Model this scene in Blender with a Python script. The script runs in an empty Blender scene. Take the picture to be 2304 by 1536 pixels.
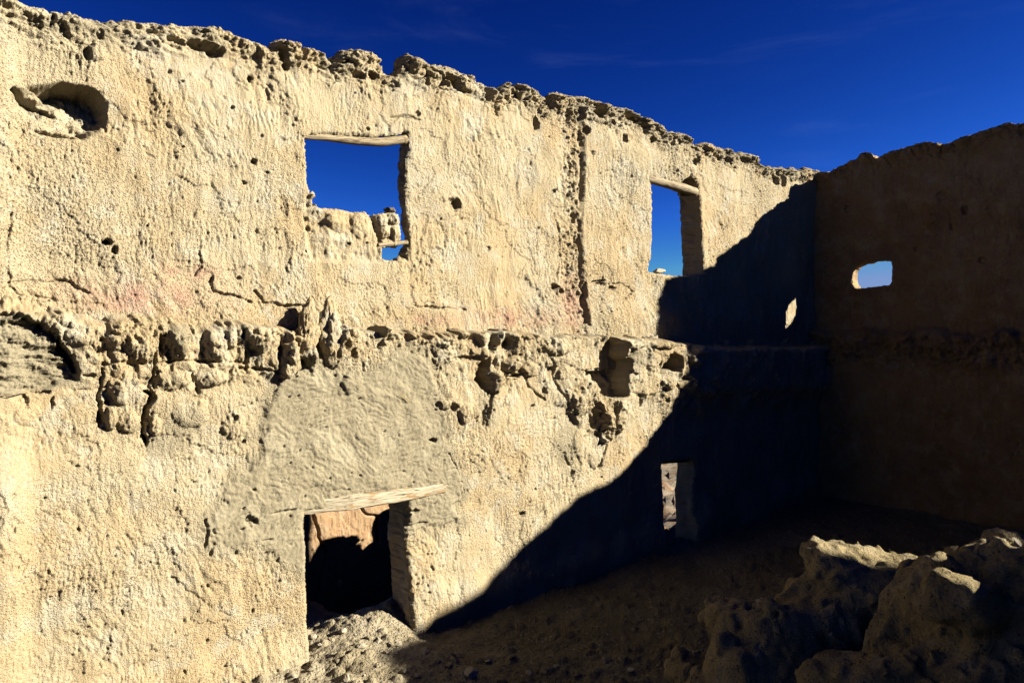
import bpy, math, random
import numpy as np
from mathutils import Vector

# ------------------------------------------------------------------ camera, sky, sun
sc = bpy.context.scene
COL = sc.collection
CAM = np.array([0.0, -7.5, 3.8])
YAW = math.radians(-41.3)
PITCH = math.radians(-1.05)
cam_d = bpy.data.cameras.new('camera'); cam = bpy.data.objects.new('camera', cam_d); COL.objects.link(cam)
cam_d.sensor_width = 36; cam_d.lens = 24; cam_d.clip_start = 0.05; cam_d.clip_end = 20000
cam.location = CAM; cam.rotation_euler = (math.radians(90) + PITCH, 0, YAW)
sc.camera = cam

SA, SB, SC_ = 1.065, 1.0, 0.676            # the light travels along (-SA, +SB, -SC_)
SUN = np.array([-SA, SB, -SC_]); SUN /= np.linalg.norm(SUN)
sun_d = bpy.data.lights.new('sun', 'SUN'); sun = bpy.data.objects.new('sun', sun_d); COL.objects.link(sun)
sun_d.energy = 5.0; sun_d.angle = math.radians(0.5); sun_d.color = (1.0, 0.935, 0.81)
sun.rotation_euler = Vector(SUN).to_track_quat('-Z', 'Y').to_euler()
to_sun = -SUN
sun_el = math.asin(to_sun[2]); sun_az = math.atan2(to_sun[0], to_sun[1])

w = bpy.data.worlds.new('World'); sc.world = w; w.use_nodes = True
nt = w.node_tree; nt.nodes.clear()
sky = nt.nodes.new('ShaderNodeTexSky'); sky.sky_type = 'NISHITA'; sky.sun_disc = False
sky.sun_elevation = sun_el; sky.sun_rotation = sun_az
sky.altitude = 4500; sky.air_density = 0.75; sky.dust_density = 0.0; sky.ozone_density = 5.0
# a polarised high-altitude sky: each channel of the sky is deepened by a power curve
sep = nt.nodes.new('ShaderNodeSeparateColor'); com = nt.nodes.new('ShaderNodeCombineColor'); nt.links.new(sky.outputs[0], sep.inputs[0])
for ch, (pw, k, top) in enumerate(((3.0, 0.130, 0.80), (2.2, 0.130, 1.25), (1.61, 0.245, 2.4))):
    a_ = nt.nodes.new('ShaderNodeMath'); a_.operation = 'POWER'; a_.inputs[1].default_value = pw
    b_ = nt.nodes.new('ShaderNodeMath'); b_.operation = 'MULTIPLY'; b_.inputs[1].default_value = k
    c_ = nt.nodes.new('ShaderNodeMath'); c_.operation = 'MINIMUM'; c_.inputs[1].default_value = top
    nt.links.new(sep.outputs[ch], a_.inputs[0]); nt.links.new(a_.outputs[0], b_.inputs[0]); nt.links.new(b_.outputs[0], c_.inputs[0]); nt.links.new(c_.outputs[0], com.inputs[ch])
bg = nt.nodes.new('ShaderNodeBackground'); bg.inputs['Strength'].default_value = 0.05
ow = nt.nodes.new('ShaderNodeOutputWorld')
tcw = nt.nodes.new('ShaderNodeTexCoord'); mpw = nt.nodes.new('ShaderNodeMapping'); mpw.inputs['Scale'].default_value = (1.2, 1.2, 7.0); mpw.inputs['Rotation'].default_value = (0.12, 0.1, 0)
nsw = nt.nodes.new('ShaderNodeTexNoise'); nsw.inputs['Scale'].default_value = 2.2; nsw.inputs['Detail'].default_value = 7; nsw.inputs['Roughness'].default_value = 0.6; nsw.inputs['Distortion'].default_value = 0.6
mrw = nt.nodes.new('ShaderNodeMapRange'); mrw.interpolation_type = 'SMOOTHSTEP'
for i_, v_ in ((1, 0.52), (2, 0.80), (3, 0.0), (4, 0.05)): mrw.inputs[i_].default_value = v_
mxw = nt.nodes.new('ShaderNodeMix'); mxw.data_type = 'RGBA'; mxw.inputs[7].default_value = (1.2, 1.7, 3.6, 1)     # faint high cirrus
nt.links.new(tcw.outputs['Generated'], mpw.inputs[0]); nt.links.new(mpw.outputs[0], nsw.inputs['Vector']); nt.links.new(nsw.outputs[0], mrw.inputs[0])
nt.links.new(mrw.outputs[0], mxw.inputs[0]); nt.links.new(com.outputs[0], mxw.inputs[6]); nt.links.new(mxw.outputs[2], bg.inputs[0]); nt.links.new(bg.outputs[0], ow.inputs[0])

sc.view_settings.view_transform = 'Standard'; sc.view_settings.look = 'None'
sc.view_settings.gamma = 1; sc.view_settings.use_curve_mapping = False
sc.view_settings.exposure = 2.37
sc.render.engine = 'CYCLES'
sc.cycles.max_bounces = 4; sc.cycles.diffuse_bounces = 1; sc.cycles.use_denoising = True

# ------------------------------------------------------------------ measuring from the photograph (2304 x 1536)
F_PX = 1536.0
fwd_h = np.array([-math.sin(YAW), math.cos(YAW), 0.0]); rgt = np.array([math.cos(YAW), math.sin(YAW), 0.0])
fwd = fwd_h * math.cos(PITCH) + np.array([0, 0, math.sin(PITCH)])
upv = np.cross(rgt, fwd)
def ray(px, py):
    d = fwd + rgt * ((px - 1152) / F_PX) + upv * ((768 - py) / F_PX)
    return d
def onY(px, py, Y):                        # point of the plane y = Y behind that pixel: (x, z)
    d = ray(px, py); t = (Y - CAM[1]) / d[1]; p = CAM + d * t
    return p[0], p[2]
def onX(px, py, X):                        # (y, z)
    d = ray(px, py); t = (X - CAM[0]) / d[0]; p = CAM + d * t
    return p[1], p[2]
def depth_pt(px, py, Z):
    return CAM + ray(px, py) * Z

# ------------------------------------------------------------------ noise in numpy
def _h(ix, iy, iz, seed):
    h = (ix.astype(np.int64) * 374761393 + iy.astype(np.int64) * 668265263 + iz * 2147483647 + seed * 1274126177) & 0xffffffff
    h = ((h ^ (h >> 13)) * 1274126177) & 0xffffffff
    h = ((h ^ (h >> 16)) * 2246822519) & 0xffffffff
    return (h ^ (h >> 15)) & 0xffffff
def noise2(x, y, seed=0):
    x = np.asarray(x, float); y = np.asarray(y, float)
    x0 = np.floor(x); y0 = np.floor(y); fx = x - x0; fy = y - y0
    u = fx * fx * fx * (fx * (fx * 6 - 15) + 10); v = fy * fy * fy * (fy * (fy * 6 - 15) + 10)
    def g(i, j):
        a = _h(x0 + i, y0 + j, 0, seed) * (2 * math.pi / 0xffffff)
        return np.cos(a) * (fx - i) + np.sin(a) * (fy - j)
    a = g(0, 0); b = g(1, 0); c = g(0, 1); d = g(1, 1)
    return ((a + (b - a) * u) * (1 - v) + (c + (d - c) * u) * v) * 1.5
def fbm2(x, y, seed=0, oct=4, gain=0.5):
    s = 0; a = 1.0
    for k in range(oct):
        s = s + a * noise2(x * 2 ** k + 17.3 * k, y * 2 ** k + 5.1 * k, seed + k); a *= gain
    return s
def noise3(x, y, z, seed=0):
    x0 = np.floor(x); y0 = np.floor(y); z0 = np.floor(z); fx = x - x0; fy = y - y0; fz = z - z0
    u = fx * fx * (3 - 2 * fx); v = fy * fy * (3 - 2 * fy); w_ = fz * fz * (3 - 2 * fz)
    def g(i, j, k):
        return _h(x0 + i, y0 + j, (z0 + k).astype(np.int64), seed) / float(0x7fffff) - 1.0
    def l(a, b, t): return a + (b - a) * t
    return l(l(l(g(0,0,0), g(1,0,0), u), l(g(0,1,0), g(1,1,0), u), v), l(l(g(0,0,1), g(1,0,1), u), l(g(0,1,1), g(1,1,1), u), v), w_)
def fbm3(x, y, z, seed=0, oct=4, gain=0.5):
    s = 0; a = 1.0
    for k in range(oct):
        s = s + a * noise3(x * 2 ** k + 7.7 * k, y * 2 ** k + 3.1 * k, z * 2 ** k + 9.7 * k, seed + k); a *= gain
    return s
def worley2(x, y, seed=0, jit=0.9):
    x0 = np.floor(x); y0 = np.floor(y); f1 = np.full(x.shape, 9.0); f2 = np.full(x.shape, 9.0); idv = np.zeros(x.shape)
    for i in (-1, 0, 1):
        for j in (-1, 0, 1):
            cx = x0 + i; cy = y0 + j
            a = _h(cx, cy, 1, seed) / float(0xffffff); b = _h(cx, cy, 2, seed) / float(0xffffff)
            d = np.hypot(cx + 0.5 + (a - 0.5) * jit - x, cy + 0.5 + (b - 0.5) * jit - y)
            n = d < f1
            f2 = np.where(n, f1, np.minimum(f2, d)); idv = np.where(n, a, idv); f1 = np.where(n, d, f1)
    return f1, f2, idv
def sst(a, b, x):
    t = np.clip((x - a) / (b - a), 0, 1); return t * t * (3 - 2 * t)

# ------------------------------------------------------------------ distance fields of traced outlines
def sd_poly(P, X, Z, margin=0.6):
    """signed distance, positive inside; +-margin far away"""
    P = np.asarray(P, float); out = np.full(X.shape, -margin)
    lo = P.min(0) - margin; hi = P.max(0) + margin
    m = (X > lo[0]) & (X < hi[0]) & (Z > lo[1]) & (Z < hi[1])
    if not m.any(): return out
    x = X[m]; z = Z[m]; d = np.full(x.shape, 1e9); ins = np.zeros(x.shape, bool)
    n = len(P)
    for i in range(n):
        a = P[i]; b = P[(i + 1) % n]; e = b - a; wx = x - a[0]; wz = z - a[1]
        t = np.clip((wx * e[0] + wz * e[1]) / max(e @ e, 1e-12), 0, 1)
        d = np.minimum(d, np.hypot(wx - e[0] * t, wz - e[1] * t))
        c = ((a[1] <= z) != (b[1] <= z))
        if abs(e[1]) > 1e-12:
            ins ^= c & (x < a[0] + (z - a[1]) * e[0] / e[1])
    out[m] = np.where(ins, d, -d)
    return out
def d_line(P, X, Z, margin=0.4):
    P = np.asarray(P, float); out = np.full(X.shape, 9.0)
    lo = P.min(0) - margin; hi = P.max(0) + margin
    m = (X > lo[0]) & (X < hi[0]) & (Z > lo[1]) & (Z < hi[1])
    if not m.any(): return out
    x = X[m]; z = Z[m]; d = np.full(x.shape, 1e9)
    for i in range(len(P) - 1):
        a = P[i]; b = P[i + 1]; e = b - a; wx = x - a[0]; wz = z - a[1]
        t = np.clip((wx * e[0] + wz * e[1]) / max(e @ e, 1e-12), 0, 1)
        d = np.minimum(d, np.hypot(wx - e[0] * t, wz - e[1] * t))
    out[m] = d
    return out

# ------------------------------------------------------------------ objects
def tag(o, label=None, cat=None, group=None, kind=None):
    if label: o['label'] = label
    if cat: o['category'] = cat
    if group: o['group'] = group
    if kind or cat: o['kind'] = kind or 'thing'
    return o
def empty(name, loc):
    o = bpy.data.objects.new(name, None); COL.objects.link(o); o.location = loc; o.empty_display_size = 0.2
    return o
def mesh_obj(name, V, loops, sizes, mat, parent=None, attr=None, smooth=True, keep=True):
    """V (n,3) world coords; loops flat indices; sizes of each polygon"""
    V = np.asarray(V, np.float32); loops = np.asarray(loops, np.int32); sizes = np.asarray(sizes, np.int32)
    used = np.zeros(len(V), bool); used[loops] = True
    remap = np.cumsum(used) - 1; V = V[used]; loops = remap[loops].astype(np.int32)
    if attr is not None: attr = attr[used]
    loc = np.zeros(3)
    if parent is not None: loc = np.array(parent.location)
    me = bpy.data.meshes.new(name)
    me.vertices.add(len(V)); me.vertices.foreach_set('co', (V - loc.astype(np.float32)).ravel())
    me.loops.add(len(loops)); me.loops.foreach_set('vertex_index', loops)
    me.polygons.add(len(sizes))
    st = np.concatenate([[0], np.cumsum(sizes)[:-1]]).astype(np.int32)
    me.polygons.foreach_set('loop_start', st); me.polygons.foreach_set('loop_total', sizes)
    me.update(calc_edges=True)
    me.polygons.foreach_set('use_smooth', np.full(len(sizes), smooth, bool))
    if attr is not None:
        at = me.attributes.new('tint', 'FLOAT_COLOR', 'POINT')
        at.data.foreach_set('color', np.concatenate([attr, np.ones((len(attr), 1))], 1).astype(np.float32).ravel())
    me.materials.append(mat); me.validate()
    o = bpy.data.objects.new(name, me); COL.objects.link(o)
    if parent is not None: o.parent = parent
    return o

# ------------------------------------------------------------------ materials
ALB = 0.36                                  # overall reflectance of this dry clay
class NT:
    def __init__(s, name):
        s.m = bpy.data.materials.new(name); s.m.use_nodes = True; s.t = s.m.node_tree; s.t.nodes.clear()
        s.out = s.n('ShaderNodeOutputMaterial'); s.b = s.n('ShaderNodeBsdfPrincipled')
        s.b.inputs['Roughness'].default_value = 0.95; s.b.inputs['Specular IOR Level'].default_value = 0.12
        s.l(s.b.outputs[0], s.out.inputs[0]); s.geo = s.n('ShaderNodeNewGeometry').outputs['Position']
    def n(s, t): return s.t.nodes.new(t)
    def l(s, a, b): s.t.links.new(a, b)
    def mapped(s, sx, sy, sz):
        m = s.n('ShaderNodeMapping'); m.inputs['Scale'].default_value = (sx, sy, sz); s.l(s.geo, m.inputs[0]); return m.outputs[0]
    def noise(s, scale, detail=4, rough=0.55, vec=None, dist=0):
        n = s.n('ShaderNodeTexNoise'); n.inputs['Scale'].default_value = scale; n.inputs['Detail'].default_value = detail
        n.inputs['Roughness'].default_value = rough; n.inputs['Distortion'].default_value = dist
        s.l(vec or s.geo, n.inputs['Vector']); return n.outputs[0]
    def voro(s, scale, feature='F1', out='Distance', vec=None, rnd=1.0):
        n = s.n('ShaderNodeTexVoronoi'); n.feature = feature; n.inputs['Scale'].default_value = scale
        n.inputs['Randomness'].default_value = rnd; s.l(vec or s.geo, n.inputs['Vector']); return n.outputs[out]
    def rng(s, v, a, b, c=0.0, d=1.0):
        n = s.n('ShaderNodeMapRange'); n.inputs[1].default_value = a; n.inputs[2].default_value = b
        n.inputs[3].default_value = c; n.inputs[4].default_value = d; n.interpolation_type = 'SMOOTHSTEP'
        s.l(v, n.inputs[0]); return n.outputs[0]
    def mix(s, f, a, b, mode='MIX'):
        n = s.n('ShaderNodeMix'); n.data_type = 'RGBA'; n.blend_type = mode
        for v, i in ((f, 0), (a, 6), (b, 7)):
            if isinstance(v, (tuple, list)): n.inputs[i].default_value = tuple(v) + (1,) * (4 - len(v))
            elif isinstance(v, (int, float)): n.inputs[i].default_value = v
            else: s.l(v, n.inputs[i])
        return n.outputs[2]
    def math(s, op, a, b=0.0):
        n = s.n('ShaderNodeMath'); n.operation = op
        for v, i in ((a, 0), (b, 1)):
            if isinstance(v, (int, float)): n.inputs[i].default_value = v
            else: s.l(v, n.inputs[i])
        return n.outputs[0]
    def bump(s, h, dist, strength=1.0, prev=None):
        n = s.n('ShaderNodeBump'); n.inputs['Distance'].default_value = dist; n.inputs['Strength'].default_value = strength
        s.l(h, n.inputs['Height'])
        if prev is not None: s.l(prev, n.inputs['Normal'])
        return n.outputs[0]
    def col(s, c): s.l(s.mix(1.0, c, (ALB, ALB, ALB), 'MULTIPLY'), s.b.inputs['Base Color'])
    def nrm(s, c): s.l(c, s.b.inputs['Normal'])
    def attr(s):
        a = s.n('ShaderNodeAttribute'); a.attribute_name = 'tint'; sp = s.n('ShaderNodeSeparateColor'); s.l(a.outputs[0], sp.inputs[0]); return sp.outputs

def earth_material(name, base, warm, pale, speck, bumpk=1.0, speckk=1.0, streak=True):
    s = NT(name); R, G, B = s.attr()
    c = s.mix(s.rng(s.noise(0.7, 6, 0.65), 0.38, 0.62), base, warm)
    c = s.mix(s.rng(s.noise(2.3, 7, 0.7), 0.46, 0.66), c, pale)
    stain = s.noise(1.0, 6, 0.65, vec=s.mapped(5.5, 5.5, 0.55)); c = s.mix(s.rng(stain, 0.54, 0.74, 0.0, 0.42), c, (0.50, 0.38, 0.20))
    dust = s.noise(1.3, 7, 0.72); c = s.mix(s.rng(dust, 0.58, 0.68, 0.0, 0.55), c, (0.74, 0.68, 0.54))
    c = s.mix(s.math('MULTIPLY', G, s.rng(s.noise(5, 5, 0.7), 0.3, 0.62)), c, (0.62, 0.36, 0.25))
    c = s.mix(R, c, s.mix(s.rng(s.noise(6, 5), 0.3, 0.7), (0.40, 0.34, 0.215), (0.52, 0.45, 0.30)))
    # small stones set in the clay, coloured a little differently
    v = s.voro(42, vec=s.mapped(1, 1, 1)); vc = s.voro(42, out='Color', vec=s.mapped(1, 1, 1))
    sp = s.n('ShaderNodeSeparateColor'); s.l(vc, sp.inputs[0])
    dens = s.math('MULTIPLY', s.math('GREATER_THAN', sp.outputs[0], 0.84), s.rng(v, 0.42, 0.24))
    dens = s.math('MULTIPLY', dens, s.math('ADD', s.math('MULTIPLY', B, 0.7), 0.22))
    c = s.mix(s.math('MULTIPLY', dens, speckk), c, s.mix(sp.outputs[1], speck, (0.30, 0.22, 0.15)))
    fine = s.noise(150, 3, 0.7)
    c = s.mix(0.5, c, s.mix(s.rng(fine, 0.3, 0.7), (0.42, 0.40, 0.38), (0.60, 0.60, 0.60)), 'OVERLAY')
    s.col(c)
    n1 = s.noise(38, 5, 0.7, vec=s.mapped(1.25, 1.25, 0.6 if streak else 1.1))
    peb = s.rng(s.voro(55), 0.0, 0.6, 1.0, 0.0)
    h = s.math('ADD', n1, s.math('MULTIPLY', peb, s.math('ADD', s.math('MULTIPLY', B, 0.5), 0.2)))
    b1 = s.bump(h, 0.022 * bumpk, 1.0)
    b2 = s.bump(fine, 0.007 * bumpk, 1.0, b1)
    s.nrm(b2)
    return s.m
M_WALL = earth_material('mud plaster', (0.66, 0.55, 0.35), (0.66, 0.505, 0.285), (0.71, 0.63, 0.455), (0.20, 0.16, 0.13))
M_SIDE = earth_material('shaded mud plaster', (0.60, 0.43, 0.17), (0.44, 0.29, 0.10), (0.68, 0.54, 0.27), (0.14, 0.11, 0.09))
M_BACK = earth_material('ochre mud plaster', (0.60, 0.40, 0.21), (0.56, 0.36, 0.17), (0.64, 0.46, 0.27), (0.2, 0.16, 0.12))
M_MOUND = earth_material('rubble clay', (0.66, 0.52, 0.27), (0.56, 0.42, 0.19), (0.70, 0.58, 0.36), (0.16, 0.13, 0.10), 1.4, 1.0, False)

def clay_patch_material():
    s = NT('fresh grey clay')
    c = s.mix(s.rng(s.noise(4, 6, 0.6), 0.3, 0.7), (0.345, 0.29, 0.185), (0.42, 0.36, 0.235))
    c = s.mix(s.rng(s.noise(1.5, 3), 0.5, 0.75), c, (0.47, 0.41, 0.275))
    c = s.mix(s.rng(s.noise(9, 6, 0.7, dist=1.2), 0.56, 0.70), c, (0.30, 0.25, 0.16))
    straw = s.noise(30, 2, 0.5, vec=s.mapped(3, 3, 0.5), dist=2.5)
    c = s.mix(s.rng(straw, 0.70, 0.74), c, (0.68, 0.55, 0.30))
    s.col(c)
    n1 = s.noise(12, 6, 0.72, dist=1.6); n2 = s.noise(70, 4, 0.7)
    s.nrm(s.bump(n2, 0.006, 1, s.bump(n1, 0.010, 1.0)))
    return s.m
M_CLAY = clay_patch_material()
def ground_material():
    s = NT('rubble ground')
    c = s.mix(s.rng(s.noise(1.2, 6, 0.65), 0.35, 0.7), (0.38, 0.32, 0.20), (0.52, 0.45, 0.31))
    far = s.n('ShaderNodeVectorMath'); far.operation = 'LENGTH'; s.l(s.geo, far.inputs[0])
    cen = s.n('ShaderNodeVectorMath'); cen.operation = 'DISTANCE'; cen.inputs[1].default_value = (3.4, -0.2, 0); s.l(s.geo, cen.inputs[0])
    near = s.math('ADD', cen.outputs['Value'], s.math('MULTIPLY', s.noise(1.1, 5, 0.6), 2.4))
    c = s.mix(s.rng(near, 2.4, 3.9, 0.0, 1.0), s.mix(s.rng(s.noise(2.0, 6, 0.65), 0.35, 0.65), (0.50, 0.41, 0.25), (0.64, 0.54, 0.36)), s.mix(0.62, (0.10, 0.075, 0.04), c))  # pale rubble by the doorway; floor beyond darkened, shade put into its colour
    farf = s.rng(far.outputs['Value'], 22, 40)
    patch = s.mix(s.rng(s.noise(0.35, 8, 0.7), 0.42, 0.56), (0.40, 0.22, 0.10), (0.50, 0.42, 0.31))
    patch = s.mix(s.rng(s.noise(1.1, 6, 0.7), 0.54, 0.60), patch, (0.14, 0.09, 0.06))
    c = s.mix(farf, c, patch)
    v = s.voro(22); vc = s.voro(22, out='Color'); sp = s.n('ShaderNodeSeparateColor'); s.l(vc, sp.inputs[0])
    c = s.mix(s.math('MULTIPLY', s.math('GREATER_THAN', sp.outputs[0], 0.7), s.rng(v, 0.4, 0.25)), c, s.mix(sp.outputs[1], (0.25, 0.21, 0.16), (0.60, 0.55, 0.46)))
    s.col(c)
    s.nrm(s.bump(s.noise(120, 4, 0.7), 0.008, 1, s.bump(s.math('ADD', s.noise(18, 6, 0.7), s.rng(s.voro(30), 0, 0.6, 0.7, 0)), 0.04, 1)))
    return s.m
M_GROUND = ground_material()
def stone_material(name, a, b, sc_=8):
    s = NT(name); s.col(s.mix(s.rng(s.noise(sc_, 6, 0.65), 0.35, 0.65), a, b))
    s.nrm(s.bump(s.noise(60, 5, 0.7), 0.012, 1)); return s.m
M_STONE = stone_material('pale stone', (0.50, 0.42, 0.29), (0.62, 0.54, 0.40))
M_DSTONE = stone_material('dark stone', (0.10, 0.085, 0.07), (0.22, 0.19, 0.15))
M_GRASS = stone_material('dry grass', (0.45, 0.30, 0.08), (0.58, 0.42, 0.15))
def wood_material(name, a, b, stain, ax=0):
    s = NT(name); tc = s.n('ShaderNodeTexCoord'); mp = s.n('ShaderNodeMapping')
    mp.inputs['Scale'].default_value = (1.5, 30, 30); s.l(tc.outputs['Object'], mp.inputs[0])
    g = s.noise(2.0, 5, 0.6, vec=mp.outputs[0])
    c = s.mix(s.rng(g, 0.35, 0.65), a, b)
    crk = s.noise(3.0, 3, 0.5, vec=mp.outputs[0]); c = s.mix(s.rng(crk, 0.40, 0.34), c, (0.12, 0.085, 0.05))
    mp2 = s.n('ShaderNodeMapping'); mp2.inputs['Scale'].default_value = (2.2, 9, 9); s.l(tc.outputs['Object'], mp2.inputs[0])
    c = s.mix(s.math('MULTIPLY', s.rng(s.noise(1.6, 4, 0.6, vec=mp2.outputs[0]), 0.54, 0.62), 0.85), c, stain)
    s.col(c); s.b.inputs['Roughness'].default_value = 0.75
    s.nrm(s.bump(g, 0.012, 1)); return s.m
M_LOG = wood_material('weathered log', (0.36, 0.28, 0.16), (0.56, 0.45, 0.28), (0.22, 0.15, 0.08))
M_PLANK = wood_material('pale plank', (0.46, 0.38, 0.25), (0.66, 0.57, 0.40), (0.42, 0.25, 0.10))

# ------------------------------------------------------------------ relief sheets: a wall face modelled as a dense relief with real openings
def relief(us, zs, Ffun, Hfun, place, back, zoff=0.0, classes=None, side_rows=9, side_noise=0.03, attrf=None, seed=3):
    """us, zs grid lines. Ffun>0 where there is wall. Hfun relief towards the room (m).
    place(u, z, d) -> xyz with d the distance out of the face.  back(u) -> depth of the rear face."""
    U, Z = np.meshgrid(us, zs)
    F = Ffun(U, Z); H = Hfun(U, Z, F)
    A = attrf(U, Z, F) if attrf else np.zeros(U.shape + (3,))
    nz, nu = U.shape
    idx = np.arange(nz * nu).reshape(nz, nu)
    Uf, Zf, Hf, Ff, Af = U.ravel(), Z.ravel(), H.ravel(), F.ravel(), A.reshape(-1, 3)
    pos = F > 0
    q = pos[:-1, :-1].astype(int) + pos[1:, :-1] + pos[:-1, 1:] + pos[1:, 1:]
    full = q == 4
    a = idx[:-1, :-1][full]; b = idx[:-1, 1:][full]; c = idx[1:, 1:][full]; d = idx[1:, :-1][full]
    quads = np.stack([a, b, c, d], 1)
    # cut cells
    exU, exZ, exH, exA = [], [], [], []; key = {}; base = nz * nu
    polys = []; segs = []
    for (j, i) in np.argwhere((q > 0) & (q < 4)):
        cs = [idx[j, i], idx[j, i + 1], idx[j + 1, i + 1], idx[j + 1, i]]
        poly = []; cuts = []
        for k in range(4):
            p, r = cs[k], cs[(k + 1) % 4]
            if Ff[p] > 0: poly.append(p)
            if (Ff[p] > 0) != (Ff[r] > 0):
                kk = (min(p, r), max(p, r))
                if kk not in key:
                    p0, r0 = kk; t = min(max(Ff[p0] / (Ff[p0] - Ff[r0]), 0.02), 0.98)
                    exU.append(Uf[p0] + (Uf[r0] - Uf[p0]) * t); exZ.append(Zf[p0] + (Zf[r0] - Zf[p0]) * t)
                    exH.append(Hf[p0] if Ff[p0] > 0 else Hf[r0]); exA.append(Af[p0] if Ff[p0] > 0 else Af[r0])
                    key[kk] = base + len(exU) - 1
                poly.append(key[kk]); cuts.append((len(poly) - 1, key[kk]))
        if len(poly) >= 3: polys.append(poly)
        # boundary segments run from an exit cut to the following entry cut
        for m in range(len(poly)):
            p, r = poly[m], poly[(m + 1) % len(poly)]
            if p >= base and r >= base: segs.append((p, r))
    nU = np.concatenate([Uf, exU]); nZ = np.concatenate([Zf, exZ]); nH = np.concatenate([Hf, exH]); nA = np.concatenate([Af, np.array(exA).reshape(-1, 3)])
    # sides of openings and the broken top: rows going back from the outline
    gz, gu = np.gradient(F, zs, us)
    bn = np.arange(base, base + len(exU))
    side_quads = []
    if len(bn) and side_rows:
        eu = np.array(exU); ez = np.array(exZ); eh = np.array(exH)
        ii = np.clip(np.searchsorted(us, eu) - 1, 0, nu - 1); jj = np.clip(np.searchsorted(zs, ez) - 1, 0, nz - 1)
        ku, kz = gu[jj, ii], gz[jj, ii]; kl = np.hypot(ku, kz) + 1e-9; ku /= kl; kz /= kl
        prev = bn; bk = back(eu)
        for r in range(1, side_rows + 1):
            t = r / side_rows; dd = eh + (-bk - eh) * t
            prof = math.sin(math.pi * min(t * 1.0, 1)) * 0.6 + 0.4 * t
            off = side_noise * prof * (fbm3(eu * 5, dd * 5, ez * 5, seed, 4, 0.6) - 0.25) * 1.6
            nU = np.concatenate([nU, eu - ku * off]); nZ = np.concatenate([nZ, ez - kz * off]); nH = np.concatenate([nH, dd])
            nA = np.concatenate([nA, nA[bn]])
            cur = np.arange(len(nU) - len(eu), len(nU))
            for (p, s_) in segs: side_quads.append((s_ - base, p - base, r))
            key_rows = cur
            prev = cur
        n0 = base + len(eu)
        sq = []
        sg = np.array(segs) - base
        for r in range(side_rows):
            o0 = base if r == 0 else n0 + (r - 1) * len(eu); o1 = n0 + r * len(eu)
            sq.append(np.stack([sg[:, 1] + o0, sg[:, 0] + o0, sg[:, 0] + o1, sg[:, 1] + o1], 1))
        side_quads = np.concatenate(sq)
    V = place(nU, nZ, nH)
    cen = lambda ids: (nU[ids].mean(), nZ[ids].mean())
    out = {}
    qc = np.stack([nU[quads].mean(1), nZ[quads].mean(1)], 1)
    pc = np.array([cen(p) for p in polys]) if polys else np.zeros((0, 2))
    if classes:
        cq = classes(qc[:, 0], qc[:, 1]); cp = classes(pc[:, 0], pc[:, 1]) if len(pc) else np.zeros(0, int)
    else:
        cq = np.zeros(len(quads), int); cp = np.zeros(len(polys), int)
    if len(side_quads):
        sc0 = np.stack([nU[side_quads].mean(1), nZ[side_quads].mean(1)], 1)
        cs_ = classes(sc0[:, 0], sc0[:, 1]) if classes else np.zeros(len(side_quads), int)
    for k in sorted(set(cq.tolist())):
        L = [quads[cq == k].ravel()]; S = [np.full((cq == k).sum(), 4)]
        for p, cc in zip(polys, cp):
            if cc == k: L.append(np.array(p)); S.append(np.array([len(p)]))
        if len(side_quads):
            m = cs_ == k; L.append(side_quads[m].ravel()); S.append(np.full(m.sum(), 4))
        if k == 0:   # rear face, coarse
            pass
        out[k] = (V, np.concatenate(L), np.concatenate(S), nA)
    return out
def add_rear(us, zs, Ffun, place, back):
    U, Z = np.meshgrid(us, zs); F = Ffun(U, Z)
    c = (F[:-1, :-1] > 0) & (F[1:, :-1] > 0) & (F[:-1, 1:] > 0) & (F[1:, 1:] > 0)
    idx = np.arange(U.size).reshape(U.shape)
    q = np.stack([idx[:-1, :-1][c], idx[1:, :-1][c], idx[1:, 1:][c], idx[:-1, 1:][c]], 1)
    V = place(U.ravel(), Z.ravel(), -back(U.ravel()))
    return V, q
def join(a, rear):
    V, L, S, A = a; V2, q = rear
    return (np.concatenate([V, V2]), np.concatenate([L, (q + len(V)).ravel()]), np.concatenate([S, np.full(len(q), 4)]), np.concatenate([A, np.zeros((len(V2), 3))]))

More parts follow.
